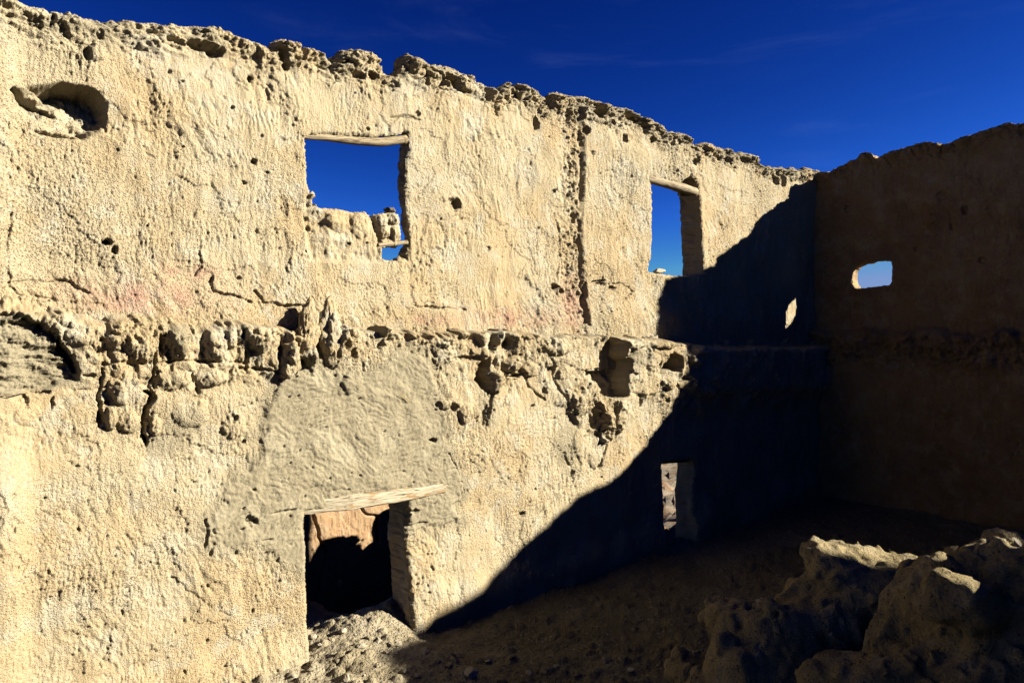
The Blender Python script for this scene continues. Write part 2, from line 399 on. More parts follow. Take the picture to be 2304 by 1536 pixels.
class Feat:
    """marks modelled on a face, measured in photo pixels"""
    def __init__(s, conv): s.conv = conv
    def pts(s, P): return np.array([s.conv(x, y) for x, y in P])
    def pit(s, H, U, Z, px, py, rx, ry, dep, rot=0, hard=0.75, warp=0.25, seed=0, power=1):
        cu, cz = s.conv(px, py); ru = abs(s.conv(px + rx, py)[0] - s.conv(px - rx, py)[0]) / 2; rz = abs(s.conv(px, py + ry)[1] - s.conv(px, py - ry)[1]) / 2
        R = max(ru, rz) * 1.7
        us_ = U[0]; zs_ = Z[:, 0]
        i0, i1 = np.searchsorted(us_, [cu - R, cu + R]); j0, j1 = np.searchsorted(zs_, [cz - R, cz + R])
        if i1 - i0 < 2 or j1 - j0 < 2: return
        u = U[j0:j1, i0:i1] - cu; z = Z[j0:j1, i0:i1] - cz
        if rot: c, sn = math.cos(rot), math.sin(rot); u, z = u * c + z * sn, -u * sn + z * c
        r = np.hypot(u / ru, z / rz)
        r = r * (1 + warp * fbm2(U[j0:j1, i0:i1] / ru * 1.1 + px, Z[j0:j1, i0:i1] / rz * 1.1, 77 + seed, 4, 0.55))
        H[j0:j1, i0:i1] -= dep * (1 - sst(hard, 1.12, r)) ** power
    def cave(s, H, U, Z, P, dep, edge=0.04, tilt=0.0):
        """a hollow with an outline measured in the photo, a rough floor at its own depth"""
        P = s.pts(P); sd = sd_poly(P, U + 0.02 * fbm2(U * 9, Z * 9, 3, 3), Z + 0.02 * fbm2(U * 9, Z * 9, 4, 3), 0.3)
        m = sst(0.0, edge, sd); cz = P[:, 1].mean()
        H += m * (-dep + tilt * (Z - cz) + 0.03 * fbm2(U * 6, Z * 6, 5, 4) - H)
    def bump(s, H, U, Z, px, py, rx, ry, amp, rot=0, seed=0):
        cu, cz = s.conv(px, py); ru = abs(s.conv(px + rx, py)[0] - s.conv(px - rx, py)[0]) / 2; rz = abs(s.conv(px, py + ry)[1] - s.conv(px, py - ry)[1]) / 2
        R = max(ru, rz) * 1.5
        us_ = U[0]; zs_ = Z[:, 0]
        i0, i1 = np.searchsorted(us_, [cu - R, cu + R]); j0, j1 = np.searchsorted(zs_, [cz - R, cz + R])
        if i1 - i0 < 2 or j1 - j0 < 2: return
        u = U[j0:j1, i0:i1] - cu; z = Z[j0:j1, i0:i1] - cz
        if rot: c, sn = math.cos(rot), math.sin(rot); u, z = u * c + z * sn, -u * sn + z * c
        r = np.hypot(u / ru, z / rz) * (1 + 0.25 * fbm2(U[j0:j1, i0:i1] * 6 + px, Z[j0:j1, i0:i1] * 6, 91 + seed, 3))
        H[j0:j1, i0:i1] += amp * np.sqrt(np.clip(1 - r * r, 0, 1))
    def crack(s, H, U, Z, P, wpx, dep, wob=0.02, seed=0):
        P = s.pts(P); wm = abs(s.conv(1000 + wpx, 700)[0] - s.conv(1000, 700)[0])
        cx = P[:, 0].mean(); wm = wpx * (0.66 * cx + 5.7) / F_PX * 1.25
        X = U + wob * fbm2(U * 9, Z * 9, 31 + seed, 3); Y = Z + wob * fbm2(U * 9, Z * 9, 47 + seed, 3)
        d = d_line(P, X, Y)
        H -= dep * (1 - sst(0.35, 1.2, d / wm)) * np.clip(0.75 + 0.8 * noise2(U * 5, Z * 5, 5 + seed), 0.1, 1.4)

def adaptive(u0, u1, zfun, px=0.95):
    g = [u0]
    while g[-1] < u1: g.append(g[-1] + px * zfun(g[-1]) / 682.7)
    return np.array(g)

YU, YL = 0.30, 0.0                        # faces of the upper and the lower storey
XC = 16.8                                 # the side wall's face
upF = Feat(lambda x, y: onY(x, y, YU)); loF = Feat(lambda x, y: onY(x, y, YL))

# ---- upper storey
TOP_PX = [(-200,-70),(-60,-42),(0,-16),(43,0),(80,8),(106,17),(112,24),(120,20),(160,22),(200,30),(240,38),(265,34),(300,35),(325,43),(350,44),(400,47),(450,53),(500,58),(540,75),(570,83),(603,95),(612,98),(625,86),(680,88),(689,104),(696,98),(712,103),(728,109),(742,126),(758,124),(764,113),(772,109),(830,108),(846,114),(855,125),(858,142),(862,156),(888,163),(897,153),(901,136),(908,123),(916,120),(925,126),(932,123),(947,125),(965,136),(985,146),(1005,144),(1020,149),(1045,165),(1053,172),(1060,162),(1068,178),(1090,188),(1100,192),(1114,206),(1126,198),(1135,190),(1150,182),(1180,185),(1210,200),(1224,213),(1240,214),(1247,206),(1258,203),(1290,210),(1325,218),(1368,235),(1385,240),(1410,240),(1430,250),(1465,265),(1478,272),(1488,290),(1506,297),(1515,294),(1535,298),(1556,312),(1566,326),(1580,320),(1600,322),(1625,337),(1640,333),(1648,344),(1675,340),(1698,348),(1707,362),(1722,366),(1735,375),(1765,375),(1772,382),(1785,375),(1798,386),(1815,375),(1830,383),(1850,386),(1875,392),(1960,400),(2060,410)]
TOPU = upF.pts(TOP_PX)
O_WIN1 = upF.pts([(686,312),(700,303),(760,303),(860,307),(905,301),(910,292),(919,300),(921,330),(914,360),(913,420),(917,470),(921,500),(924,530),(918,581),(884,585),(862,583),(862,556),(884,552),(905,551),(910,520),(909,500),(903,480),(880,475),(858,478),(846,484),(838,482),(800,474),(760,470),(720,466),(714,452),(710,436),(703,430),(697,434),(692,410),(690,370),(687,340)])
O_WIN2 = upF.pts([(1466,410),(1480,404),(1530,412),(1540,402),(1550,396),(1560,402),(1570,420),(1573,450),(1576,500),(1577,560),(1580,600),(1579,616),(1540,622),(1500,620),(1470,614),(1459,608),(1463,560),(1464,520),(1468,470),(1468,440)])
INFILL = upF.pts([(690,436),(905,474),(914,500),(912,553),(862,556),(862,590),(770,592),(700,586),(690,560)])
def backU(u): u = np.asarray(u); return 0.20 + 0.26 * sst(5.2, 9.5, u) + 0.85 * (1 - sst(2.2, 2.9, u))
def F_upper(U, Z):
    wu = U + 0.012 * fbm2(U * 14, Z * 14, 5, 3); wz = Z + 0.014 * fbm2(U * 9, Z * 9, 8, 5, 0.65)
    top = np.interp(wu, TOPU[:, 0], TOPU[:, 1])
    f = np.minimum((top - wz) * 0.9, 0.7)
    f = np.minimum(f, -sd_poly(O_WIN1, wu, wz)); f = np.minimum(f, -sd_poly(O_WIN2, wu, wz))
    for (x, y, rx, ry) in ((1230, 230, 7, 6), (565, 176, 3, 6), (690, 566, 3.5, 4), (691, 490, 3, 6)):
        cu, cz = upF.conv(x, y); r = abs(upF.conv(x + rx, y)[0] - cu); q = abs(upF.conv(x, y + ry)[1] - cz)
        f = np.minimum(f, np.hypot((wu - cu) * min(r, q) / r, (wz - cz) * min(r, q) / q) - min(r, q))
    return f
def grainy_upper(U, Z):
    g = 0.35 + 0.6 * fbm2(U * 0.55, Z * 0.8, 12, 3)
    g = g + 0.5 * sst(6.5, 8.5, U) + 0.4 * (1 - sst(4.1, 4.9, Z)) + 0.6*np.exp(-((Z-5.05)/0.35)**2)*sst(0.5,1.5,U)*(1-sst(3,4.5,U))
    return np.clip(g, 0, 1.2)
def texture(U, Z, g, seed=0, rain=1.0):
    """plaster relief: rain-washed vertical runs, crumbs and pebbles"""
    wx = U + 0.03 * fbm2(U * 4, Z * 3, seed + 1, 3)
    var = sst(-0.45, 0.45, fbm2(U * 0.8, Z * 0.9, seed + 40, 3))
    var = sst(-0.45, 0.45, fbm2(U * 0.8, Z * 0.9, seed + 40, 3))
    calm = 0.35 + 0.95 * sst(-0.35, 0.35, fbm2(U * 1.4, Z * 1.1, seed + 41, 4, 0.6))     # trowelled here, weathered there
    H = 0.035 * fbm2(U * 0.9, Z * 0.9, seed + 2, 3)
    H += rain * 0.010 * fbm2(wx * 6.5, Z * 0.9, seed + 3, 3, 0.5) * (0.2 + var)
    H += calm * rain * 0.0055 * fbm2(wx * 34, Z * 6, seed + 4, 3, 0.65) * (0.5 + var)
    H += calm * 0.0045 * fbm2(U * 38, Z * 26, seed + 5, 2, 0.7) * (0.5 + 0.8 * g)
    f1, f2, i = worley2(U * 40, Z * 36, seed + 6)
    H += calm * g * 0.0080 * (np.sqrt(np.clip(1 - (f1 / 0.62) ** 2, 0, 1)) - 0.4) * (0.1 + 1.3 * i)
    # small drill-like pits and gouges, scattered unevenly
    f1, f2, i = worley2(wx * 15, Z * 8, seed + 9)
    H -= 0.016 * (i > 0.975 - 0.07 * g) * (1 - sst(0.06, 0.26, f1))
    f1, f2, i = worley2(wx * 4.3, Z * 2.7, seed + 10)
    H -= 0.028 * (i > 0.93) * (1 - sst(0.02, 0.09, f1 * (1 + 0.5 * noise2(U * 20, Z * 20, seed))))
    # slanting gouges washed by driven rain, only here and there
    a = 0.28; vx = wx + 0.22 * noise2(U * 0.8, Z * 0.8, seed + 13); ru = vx * math.cos(a) + Z * math.sin(a); rv = -vx * math.sin(a) + Z * math.cos(a)
    pat = sst(0.0, 0.5, fbm2(U * 0.9, Z * 1.1, seed + 17, 3))
    f1, f2, i = worley2(ru * 20, rv * 6.0, seed + 14)
    H -= 0.014 * pat * (i > 0.70) * (1 - sst(0.04, 0.26, f1))
    H += 0.010 * fbm2(ru * 12, rv * 3.6, seed + 15, 5, 0.6) * (0.25 + pat)
    # shallow scabs where a coat of plaster has come away
    n = fbm2(U * 1.2, Z * 1.1, seed + 11, 6, 0.55)
    m_ = sst(0.0, 0.3, noise2(U * 1.1, Z * 1.1, seed + 18))
    H += 0.014 * sst(0.05, 0.065, n) * m_ - 0.014 * sst(0.28, 0.30, -n)
    n = fbm2(U * 1.9, Z * 1.4, seed + 21, 4, 0.5)
    H -= 0.014 * (1 - sst(0.0, 0.016, np.abs(n))) * (noise2(U * 1.3, Z * 1.3, seed + 16) > 0.28)
    return H
def H_upper(U, Z, F):
    g = grainy_upper(U, Z)
    H = texture(U, Z, g, 100)
    top = np.interp(U, TOPU[:, 0], TOPU[:, 1]); dt = top - Z
    # the crumbling band under the broken top
    band = 1 - sst(0.12, 0.50, dt + 0.10 * noise2(U * 2.2, Z * 2, 3))
    f1, f2, i = worley2(U * 4.6 + 0.25 * noise2(U * 7, Z * 7, 1), Z * 5.6 + 0.25 * noise2(U * 7, Z * 7, 2), 21)
    lw_ = 0.25 + 0.75 * sst(2.2, 4.2, U) * sst(-0.5, 0.4, noise2(U * 0.8, Z * 0, 27))
    H += band * lw_ * (0.08 * np.sqrt(np.clip(1 - (f1 / 0.75) ** 2, 0, 1)) - 0.07 * (1 - sst(0.0, 0.14, f2 - f1)) * (i > 0.35) - 0.02)
    f1, f2, i = worley2(U * 13, Z * 14, 23)
    H += band * (0.026 * (1 - f1) - 0.012) * 1.3
    H += band * 0.065 * fbm2(U * 2.6, Z * 6, 24, 6, 0.62)
    H -= (1 - sst(0.0, 0.13, dt)) ** 2 * 0.10                                # rounded crest
    # new section beyond the vertical joint
    jx = upF.pts([(1308, 280), (1312, 400), (1306, 520), (1312, 640), (1316, 720)])
    ju = np.interp(Z, jx[::-1, 1], jx[::-1, 0]) + 0.025 * fbm2(Z * 7, Z * 0, 4, 3)
    H += 0.028 * sst(0, 0.05, U - ju) * sst(3.6, 4.2, Z)
    groove = np.exp(-((U - ju + 0.03) / (0.022 + 0.014 * noise2(Z * 2.2, Z * 0, 17))) ** 2); wide = sst(-0.62, -0.3, U - ju) * (1 - sst(-0.06, 0.0, U - ju))
    H -= groove * 0.065 * np.clip(0.55 + 1.1 * fbm2(Z * 2.5, U * 2, 9, 3), 0.05, 1) * (dt > 0.2)
    f1, f2, i = worley2(U * 7 + 0.5 * fbm2(U * 9, Z * 9, 42, 3), Z * 4.5 + 0.5 * fbm2(U * 9, Z * 9, 43, 3), 41)
    H -= wide * (0.03 + 0.035 * fbm2(U * 7, Z * 6, 44, 4, 0.65) + 0.05 * (1 - sst(0.05, 0.38, f1)) * (i > 0.6))
    # niche at the upper left
    P = upF.pts([(25,212),(60,196),(110,190),(150,186),(190,192),(222,208),(243,240),(244,268),(232,290),(205,305),(182,313),(150,300),(120,300),(95,285),(60,262),(36,240)])
    s = sd_poly(P, U + 0.016 * fbm2(U * 7, Z * 7, 61, 4), Z + 0.016 * fbm2(U * 7, Z * 7, 62, 4))
    rr = sst(-0.015, 0.07, s); cu = upF.conv(95, 250)[0]; cr = upF.conv(245, 250)[0]
    cb = upF.conv(150, 300)[1]; ct = upF.conv(150, 195)[1]
    H -= rr * (0.11 + 0.07 * sst(cu - 0.15, cr - 0.12, U) + 0.19 * sst(cb + 0.1, ct - 0.03, Z)) * (1 + 0.12 * fbm2(U * 4, Z * 5, 63, 3)) + rr * 0.03 * fbm2(U * 9, Z * 13, 64, 4)
    upF.bump(H, U, Z, 66, 212, 36, 11, 0.16); upF.pit(H, U, Z, 75, 236, 50, 9, 0.10, rot=-0.25); upF.pit(H, U, Z, 130, 305, 50, 4, 0.05)
    Fe = upF
    pits = [(456,105,34,11,.14,0),(485,118,22,10,.12,.5),(395,92,22,8,.06,0),(118,45,7,20,.10,-.3),(75,52,18,6,.05,0),(140,66,8,9,.05,0),(197,118,9,14,.08,0),(225,75,9,12,.05,0),(637,128,11,13,.22,0),(642,150,8,9,.15,0),(668,138,6,14,.16,0),(686,112,5,12,.12,0),(560,178,4,9,.16,0),(522,243,4,4,.10,0),(410,184,3,3,.08,0),(412,330,3,3,.06,0),(570,364,6,7,.12,.3),(549,411,4,4,.10,0),(265,337,3,2.5,.09,0),(600,389,3,3,.05,0),(240,545,11,7,.20,.1),(258,562,7,10,.08,0),(332,508,3,3,.05,0),(837,170,11,8,.22,0),(808,172,12,7,.10,0),(865,150,10,9,.10,0),(957,186,6,8,.18,0),(1010,182,17,10,.20,-.5),(1018,192,8,10,.14,0),(1028,458,8,12,.20,0),(1018,462,14,16,.05,0),(1093,214,8,16,.14,0),(1165,196,16,12,.20,0),(1210,276,7,15,.17,.15),(1240,228,10,18,.16,0),(1343,256,13,12,.26,0),(1338,240,14,8,.12,0),(1372,275,9,6,.16,0),(1420,265,26,9,.30,.05),(1442,268,14,7,.16,0),(1405,312,6,9,.22,0),(1450,296,7,7,.14,0),(1466,315,5,7,.16,0),(1446,283,12,6,.12,0),(1285,376,4,5,.10,0),(1290,418,4,5,.08,0),(1246,430,4,4,.09,0),(1292,490,7,12,.12,0),(1250,645,10,7,.18,0),(1265,655,8,6,.10,0),(1316,295,6,10,.16,0),(1330,345,4,6,.05,0),(1630,362,7,6,.12,0),(1612,358,6,5,.12,0),(1560,365,6,8,.08,0),(1700,372,8,7,.10,0),(1720,368,9,11,.15,0),(1742,405,8,10,.12,0),(1758,400,6,20,.12,0),(1375,648,8,5,.06,0),(1345,635,18,6,.07,.2),(789,547,3.5,3,.12,0),(830,546,3.5,3,.12,0),(828,290,4,4,.06,0),(900,265,26,4,.035,.2),(940,256,6,6,.04,0),(1095,560,7,6,.04,0),(700,390,4,5,.05,0),(540,625,5,4,.04,0),(745,440,5,5,.03,0),(712,452,7,8,.10,0),(1520,385,3,4,.05,0)]
    for k, p in enumerate(pits): Fe.pit(H, U, Z, *p[:5], rot=p[5], seed=k)
    for x, y, rx, ry, a in ((650,105,20,12,.08),(700,122,18,14,.07),(800,130,30,20,.09),(790,150,20,12,.04),(925,140,18,22,.08),(975,165,25,14,.06),(1040,190,30,20,.05),(1070,172,8,10,.06),(1105,212,9,18,.08),(1180,205,30,18,.06),(1265,228,18,24,.09),(1340,268,40,10,.04),(1400,245,30,10,.06),(1470,290,20,20,.05),(1530,308,20,14,.06),(1600,335,28,14,.06),(1680,352,20,12,.06),(1780,392,10,16,.08),(1812,392,10,16,.09),(1838,395,10,14,.08),(160,60,26,34,.05),(215,120,22,18,.05),(300,55,30,20,.03),(480,95,42,16,.05),(590,110,14,28,.05)):
        Fe.bump(H, U, Z, x, y, rx, ry, a)
    cr_ = [([(20,640),(60,632),(110,636),(160,634),(175,650),(200,660)],4,.05),([(18,645),(40,665),(90,670),(150,680),(230,690)],3.5,.035),([(478,625),(470,655),(490,660),(525,668),(560,680)],4,.07),([(575,655),(590,680),(630,688),(690,690)],4,.06),([(450,545),(452,600),(440,620)],2,.035),([(930,690),(980,693),(1040,696)],3,.05),([(1316,640),(1312,690),(1320,730)],4,.08),([(1325,665),(1350,640),(1400,640),(1420,655),(1395,680)],3,.04),([(880,275),(900,262),(925,262),(945,270)],2,.03),([(20,480),(8,560),(14,640)],5,.04),([(195,300),(160,305),(100,305)],3,.03),([(1210,470),(1205,560),(1215,640)],1.5,.015),([(1075,300),(1078,380),(1082,470)],2,.02),([(1250,480),(1262,560),(1252,660)],3,.03),([(560,410),(566,470),(556,540)],1.5,.012),([(1410,180),(1450,290),(1545,300)],0.1,.0)]
    for k, (P, wd, dp) in enumerate(cr_): Fe.crack(H, U, Z, P, wd, dp, seed=k)
    # lumpy clay filling of the first window's lower half
    s = sd_poly(INFILL, U, Z); m = sst(-0.02, 0.05, s)
    H += m * (-0.06 + 0.035 * fbm2(U * 4, Z * 2.6, 71, 4, 0.6))
    Fe.crack(H, U, Z, [(846, 484), (850, 510), (862, 550)], 4, .07)
    for x, y, rx, ry, a in ((862,496,14,14,.05),(890,492,14,14,.055),(870,520,14,16,.05),(895,525,13,18,.055),(884,546,22,8,.03),(705,500,12,18,.05),(760,500,24,22,.04),(815,510,22,28,.04),(702,448,8,14,.05)): Fe.bump(H, U, Z, x, y, rx, ry, a)
    # foot of the wall, ragged remains of pink plaster
    H += 0.06 * (1 - sst(3.95, 4.45, Z + 0.15 * fbm2(U * 1.5, Z * 0, 81, 4)))
    e = np.clip(F, 0, 1); r0 = 0.045
    H -= r0 - np.sqrt(np.clip(r0 ** 2 - np.clip(r0 - e, 0, r0) ** 2, 0, None))
    H += 0.30 * (1 - sst(0.55, 0.85, U)) * sst(-1, 0.6, Z - 3.8) * 0.4
    return H
def A_upper(U, Z, F):
    A = np.zeros(U.shape + (3,))
    top = np.interp(U, TOPU[:, 0], TOPU[:, 1])
    A[..., 0] = np.clip(0.75 * (1 - sst(0.10, 0.42, top - Z + 0.16 * fbm2(U * 2.4, Z * 2.4, 6, 4))) * sst(-0.15, 0.25, fbm2(U * 1.7, Z * 2.2, 7, 4)), 0, 1)
    pk = np.zeros(U.shape)
    for (x, y, rx, ry) in ((330,665,150,38),(300,690,120,14),(1160,715,90,22),(1285,690,28,60),(420,610,70,20),(980,720,60,12)):
        cu, cz = upF.conv(x, y); r = abs(upF.conv(x + rx, y)[0] - cu); q = abs(upF.conv(x, y + ry)[1] - cz)
        pk = np.maximum(pk, np.exp(-((U - cu) / r) ** 2 - ((Z - cz) / q) ** 2))
    A[..., 1] = np.clip(pk * 0.95, 0, 1)
    A[..., 2] = grainy_upper(U, Z)
    return A
def placeU(u, z, d): return np.stack([u, YU - d, z], 1)
def placeL(u, z, d): return np.stack([u, YL - d, z], 1)
depthY = lambda u: 0.66 * u + 5.75
usU = adaptive(-1.2, 18.0, depthY, 0.95)
zsU = np.arange(3.1, 8.6, 0.0105)
def cls_upper(u, z): return (sd_poly(INFILL, u, z) > 0).astype(int)

main = empty('ruined_wall', (8.4, 0.3, 0))
tag(main, 'tall sunlit mud wall with two sky-filled windows above and two doorways below', 'wall')
res = relief(usU, zsU, F_upper, H_upper, placeU, backU, classes=cls_upper, attrf=A_upper, side_noise=0.05)
rear = add_rear(np.arange(-1.2, 18, 0.05), np.arange(3.1, 8.6, 0.05), lambda U, Z: F_upper(U, Z) - 0.03, placeU, backU)
mesh_obj('upper_storey', *join(res[0], rear)[:3], M_WALL, main, join(res[0], rear)[3])
o = mesh_obj('window_infill', *res[1][:3], M_WALL, main, res[1][3]); tag(o, 'lumpy clay filling the lower half of the left upper window')

# ---- lower storey with the broken ledge
LEDGE_PX = [(-200,640),(0,655),(60,668),(200,690),(300,695),(400,698),(500,706),(600,716),(640,716),(680,722),(730,724),(780,722),(800,728),(850,736),(880,726),(895,736),(960,738),(985,734),(1010,742),(1045,734),(1085,738),(1110,742),(1135,736),(1180,742),(1220,740),(1260,752),(1330,750),(1400,752),(1450,752),(1500,762),(1545,768),(1562,772),(1580,776),(1700,778),(2000,775)]
LEDGE = loF.pts(LEDGE_PX)
O_DOOR1 = loF.pts([(686,1152),(700,1150),(800,1138),(900,1120),(917,1122),(917,1160),(913,1210),(916,1260),(922,1330),(925,1425),(925,1700),(692,1700),(692,1400),(690,1300),(689,1200)])
O_DOOR2 = loF.pts([(1489,1042),(1520,1036),(1560,1034),(1568,1050),(1562,1120),(1566,1180),(1560,1240),(1566,1420),(1490,1420),(1492,1240),(1491,1120)])
PATCH = loF.pts([(612,905),(625,862),(640,838),(700,826),(760,840),(790,852),(850,832),(900,800),(960,812),(980,860),(985,910),(1000,962),(1008,1020),(1032,1058),(1046,1108),(1020,1135),(1036,1165),(990,1178),(950,1192),(921,1180),(918,1110),(800,1130),(684,1150),(692,1290),(640,1262),(600,1222),(560,1216),(520,1225),(478,1222),(468,1180),(482,1140),(520,1100),(560,1062),(592,1002),(600,950)])
def F_lower(U, Z):
    wu = U + 0.012 * fbm2(U * 13, Z * 13, 15, 3); wz = Z + 0.012 * fbm2(U * 13, Z * 13, 18, 3)
    top = np.interp(wu, LEDGE[:, 0], LEDGE[:, 1]) + (0.05 + 0.09 * sst(11.2, 12, U)) * fbm2(U * 2.4, U * 0, 29, 5, 0.65)
    f = np.minimum((top - wz) * 0.85, 0.7)
    f = np.minimum(f, -sd_poly(O_DOOR1, wu, wz)); f = np.minimum(f, -sd_poly(O_DOOR2, wu, wz))
    return f
zB = lambda U: np.interp(U, *loF.pts([(0, 890), (200, 880), (420, 900), (600, 850), (700, 835), (900, 800), (1000, 880), (1080, 960), (1130, 870), (1180, 840), (1240, 900), (1300, 960), (1380, 1000), (1430, 900), (1560, 895), (1700, 890), (2000, 880)]).T)
def band_low(U, Z): return sst(-0.04, 0.10, Z - zB(U) + 0.10 * fbm2(U * 2.5, Z * 2.5, 33, 3))
def patch_m(U, Z): return sd_poly(PATCH, U + 0.06 * fbm2(U * 4, Z * 4, 51, 4), Z + 0.06 * fbm2(U * 4, Z * 4, 52, 4))
def H_lower(U, Z, F):
    g = np.clip(0.7 + 0.5 * fbm2(U * 0.6, Z * 0.6, 42, 3), 0.2, 1.2)
    P = sst(-0.05, 0.03, patch_m(U, Z)); B = band_low(U, Z) * (1 - P)
    wx = U + 0.05 * fbm2(U * 3.1, Z * 3.1, 43, 3); wz = Z + 0.05 * fbm2(U * 3.1, Z * 3.1, 44, 3)
    H = texture(U, Z, g, 200, 1.0) * (1 - 0.8 * P)
    # hand-smeared clay
    px_ = U + 0.14 * noise2(U * 1.3, Z * 1.3, 141) + 0.05 * noise2(U * 5, Z * 5, 147); pz_ = Z + 0.14 * noise2(U * 1.3, Z * 1.3, 148) + 0.05 * noise2(U * 5, Z * 5, 149)
    su = px_ * 0.78 - pz_ * 0.62; sv = px_ * 0.62 + pz_ * 0.78; tu = px_ * 0.95 + pz_ * 0.3; tv = -px_ * 0.3 + pz_ * 0.95
    wsel = sst(-0.25, 0.25, noise2(U * 1.6, Z * 1.6, 152))
    n1 = fbm2(su * 4.5, sv * 28, 142, 3, 0.6) * wsel + fbm2(tu * 5, tv * 26, 153, 3, 0.6) * (1 - wsel); n2 = fbm2(px_ * 2.6, pz_ * 2.6, 143, 5, 0.55)
    sw = fbm2(su * 2.2, sv * 8, 144, 3, 0.55) * wsel + fbm2(tu * 2.2, tv * 8, 154, 3, 0.55) * (1 - wsel)
    H += P * (0.015 + 0.0075 * n1 + 0.020 * n2 + 0.005 * fbm2(U * 22, Z * 22, 151, 3, 0.6)
              - 0.018 * (1 - sst(0.0, 0.03, np.abs(sw + 0.2))) * (noise2(U * 4, Z * 4, 150) > 0.12))
    f1, f2, i = worley2(wx * 9, wz * 9, 146); H -= P * 0.03 * (i > 0.94) * (1 - sst(0.05, 0.20, f1))
    # eroded lumps of the floor edge
    f1, f2, i = worley2(wx * 3.6, wz * 2.1, 45); f3, f4, i3 = worley2(wx * 8, wz * 5, 46); f5, f6, i5 = worley2(wx * 19, wz * 14, 47)
    fr = np.abs(fbm2(wx * 3.1, wz * 2.4, 56, 5, 0.6)); lump = 0.15 * np.clip(1 - 1.15 * f1, 0, 1) ** 0.8 * (0.45 + 0.8 * i) + 0.10 * (0.45 - fr) - 0.035 * (1 - sst(0, 0.13, f2 - f1)) * (i > 0.4)
    lump += 0.07 * np.clip(1 - 1.2 * f3, 0, 1) * (0.3 + i3) - 0.018 * (1 - sst(0, 0.12, f4 - f3)) + 0.026 * (1 - f5)
    lump += 0.06 * fbm2(wx * 5, wz * 3, 48, 5, 0.6)
    amp = (0.45 + 0.5 * sst(3.5, 3.9, Z)) * (0.35 + 1.1 * sst(-0.5, 0.5, fbm2(U * 1.1, Z * 1.3, 49, 3)))
    H += B * (lump * amp * 0.62 - 0.035)
    H += 0.055 * band_low(U, Z - 0.02) * sst(6.4, 9.0, U) + 0.17 * sst(9.4, 10.6, U) * sst(-0.45, 0.25, Z - zB(U) + 0.10 * fbm2(U * 2.5, Z * 2.5, 34, 3))
    # the ledge slopes back to the upper storey
    top = np.interp(U, LEDGE[:, 0], LEDGE[:, 1]); dt = top - Z
    slope_w = np.interp(U, [0, 2.0, 2.95, 4.0, 7, 10, 12], [0.30, 0.24, 0.20, 0.14, 0.10, 0.10, 0.10])
    slope_w = slope_w * (1 + 0.7 * fbm2(U * 2.0, Z * 2.0, 28, 4, 0.6)).clip(0.35, 2)
    H -= 0.36 * (1 - sst(0, 1, (dt + 0.03 * fbm2(U * 6, Z * 6, 30, 4)) / slope_w)) ** 1.5
    Fe = loF
    # grey broken block at the left edge
    Q = loF.pts([(-80,720),(60,700),(110,735),(140,775),(170,830),(175,865),(60,878),(-80,885)])
    s = sd_poly(Q, wx, wz)
    H += sst(-0.01, 0.03, s) * (-0.08 + 0.045 * fbm2(U * 3.5 + 0.4 * Z, Z * 8, 55, 6, 0.65)) - H * 0.5 * sst(-0.01, 0.03, s)
    pits = [(150,800,9,32,.22,.5),(120,752,7,18,.12,.3),(228,765,8,6,.14,0),(90,735,8,14,.12,.3),(362,770,9,26,.17,-.15),(355,735,10,14,.10,0),(436,742,4,14,.10,0),(548,752,5,14,.15,0),(556,808,7,24,.12,-.1),(572,790,10,7,.12,0),(460,785,5,12,.07,0),(640,790,8,12,.12,0),(716,780,6,16,.12,0),(680,815,5,9,.15,0),(225,940,8,20,.15,0),(242,905,7,7,.10,0),(335,905,7,30,.10,-.4),(328,935,8,28,.16,0),(348,860,7,24,.10,-.3),(434,850,4,12,.10,0),(445,880,6,10,.08,0),(528,942,8,9,.10,0),(550,994,4.5,5,.14,0),(55,900,7,18,.08,.2),(118,905,5,14,.08,0),(438,1085,3,3,.07,0),(100,1120,4,4,.05,0),(1060,805,35,7,.07,0),(1110,768,9,26,.14,-.3),(1140,770,10,12,.14,0),(1080,745,6,5,.10,0),(1160,845,14,6,.12,0),(985,910,6,8,.10,0),(975,990,9,5,.12,0),(1018,915,9,12,.08,0),(1092,935,6,22,.12,-.2),(1198,912,4,3,.08,0),(1340,832,30,4,.10,0),(1520,850,9,5,.12,0),(1338,940,12,34,.16,-.2),(1362,975,12,16,.20,0),(1378,915,5,14,.10,0),(1440,905,3,10,.07,0),(1290,1065,5,9,.08,0),(1352,1050,5,10,.05,.3),(1225,880,6,10,.08,.4),(860,775,9,9,.10,.6),(770,770,10,14,.06,0),(795,795,8,10,.10,0),(1205,1100,3,3,.05,0),(1175,1155,5,5,.10,0),(530,1243,4,5,.07,0),(925,1340,4,8,.05,0),(880,760,6,8,.08,0),(920,758,7,8,.08,0),(1010,752,7,9,.10,0),(1060,756,6,8,.10,0),(600,1245,6,7,.06,.5),(480,1195,3,10,.05,.3),(545,1190,5,4,.05,0),(200,845,16,6,.08,0),(235,820,10,6,.10,0),(560,1180,7,12,.03,.4)]
    for k, p in enumerate(pits): Fe.pit(H, U, Z, *p[:4], p[4] * (0.62 if p[0] < 640 else 0.9), rot=p[5], seed=100 + k, warp=0.5, hard=0.5)
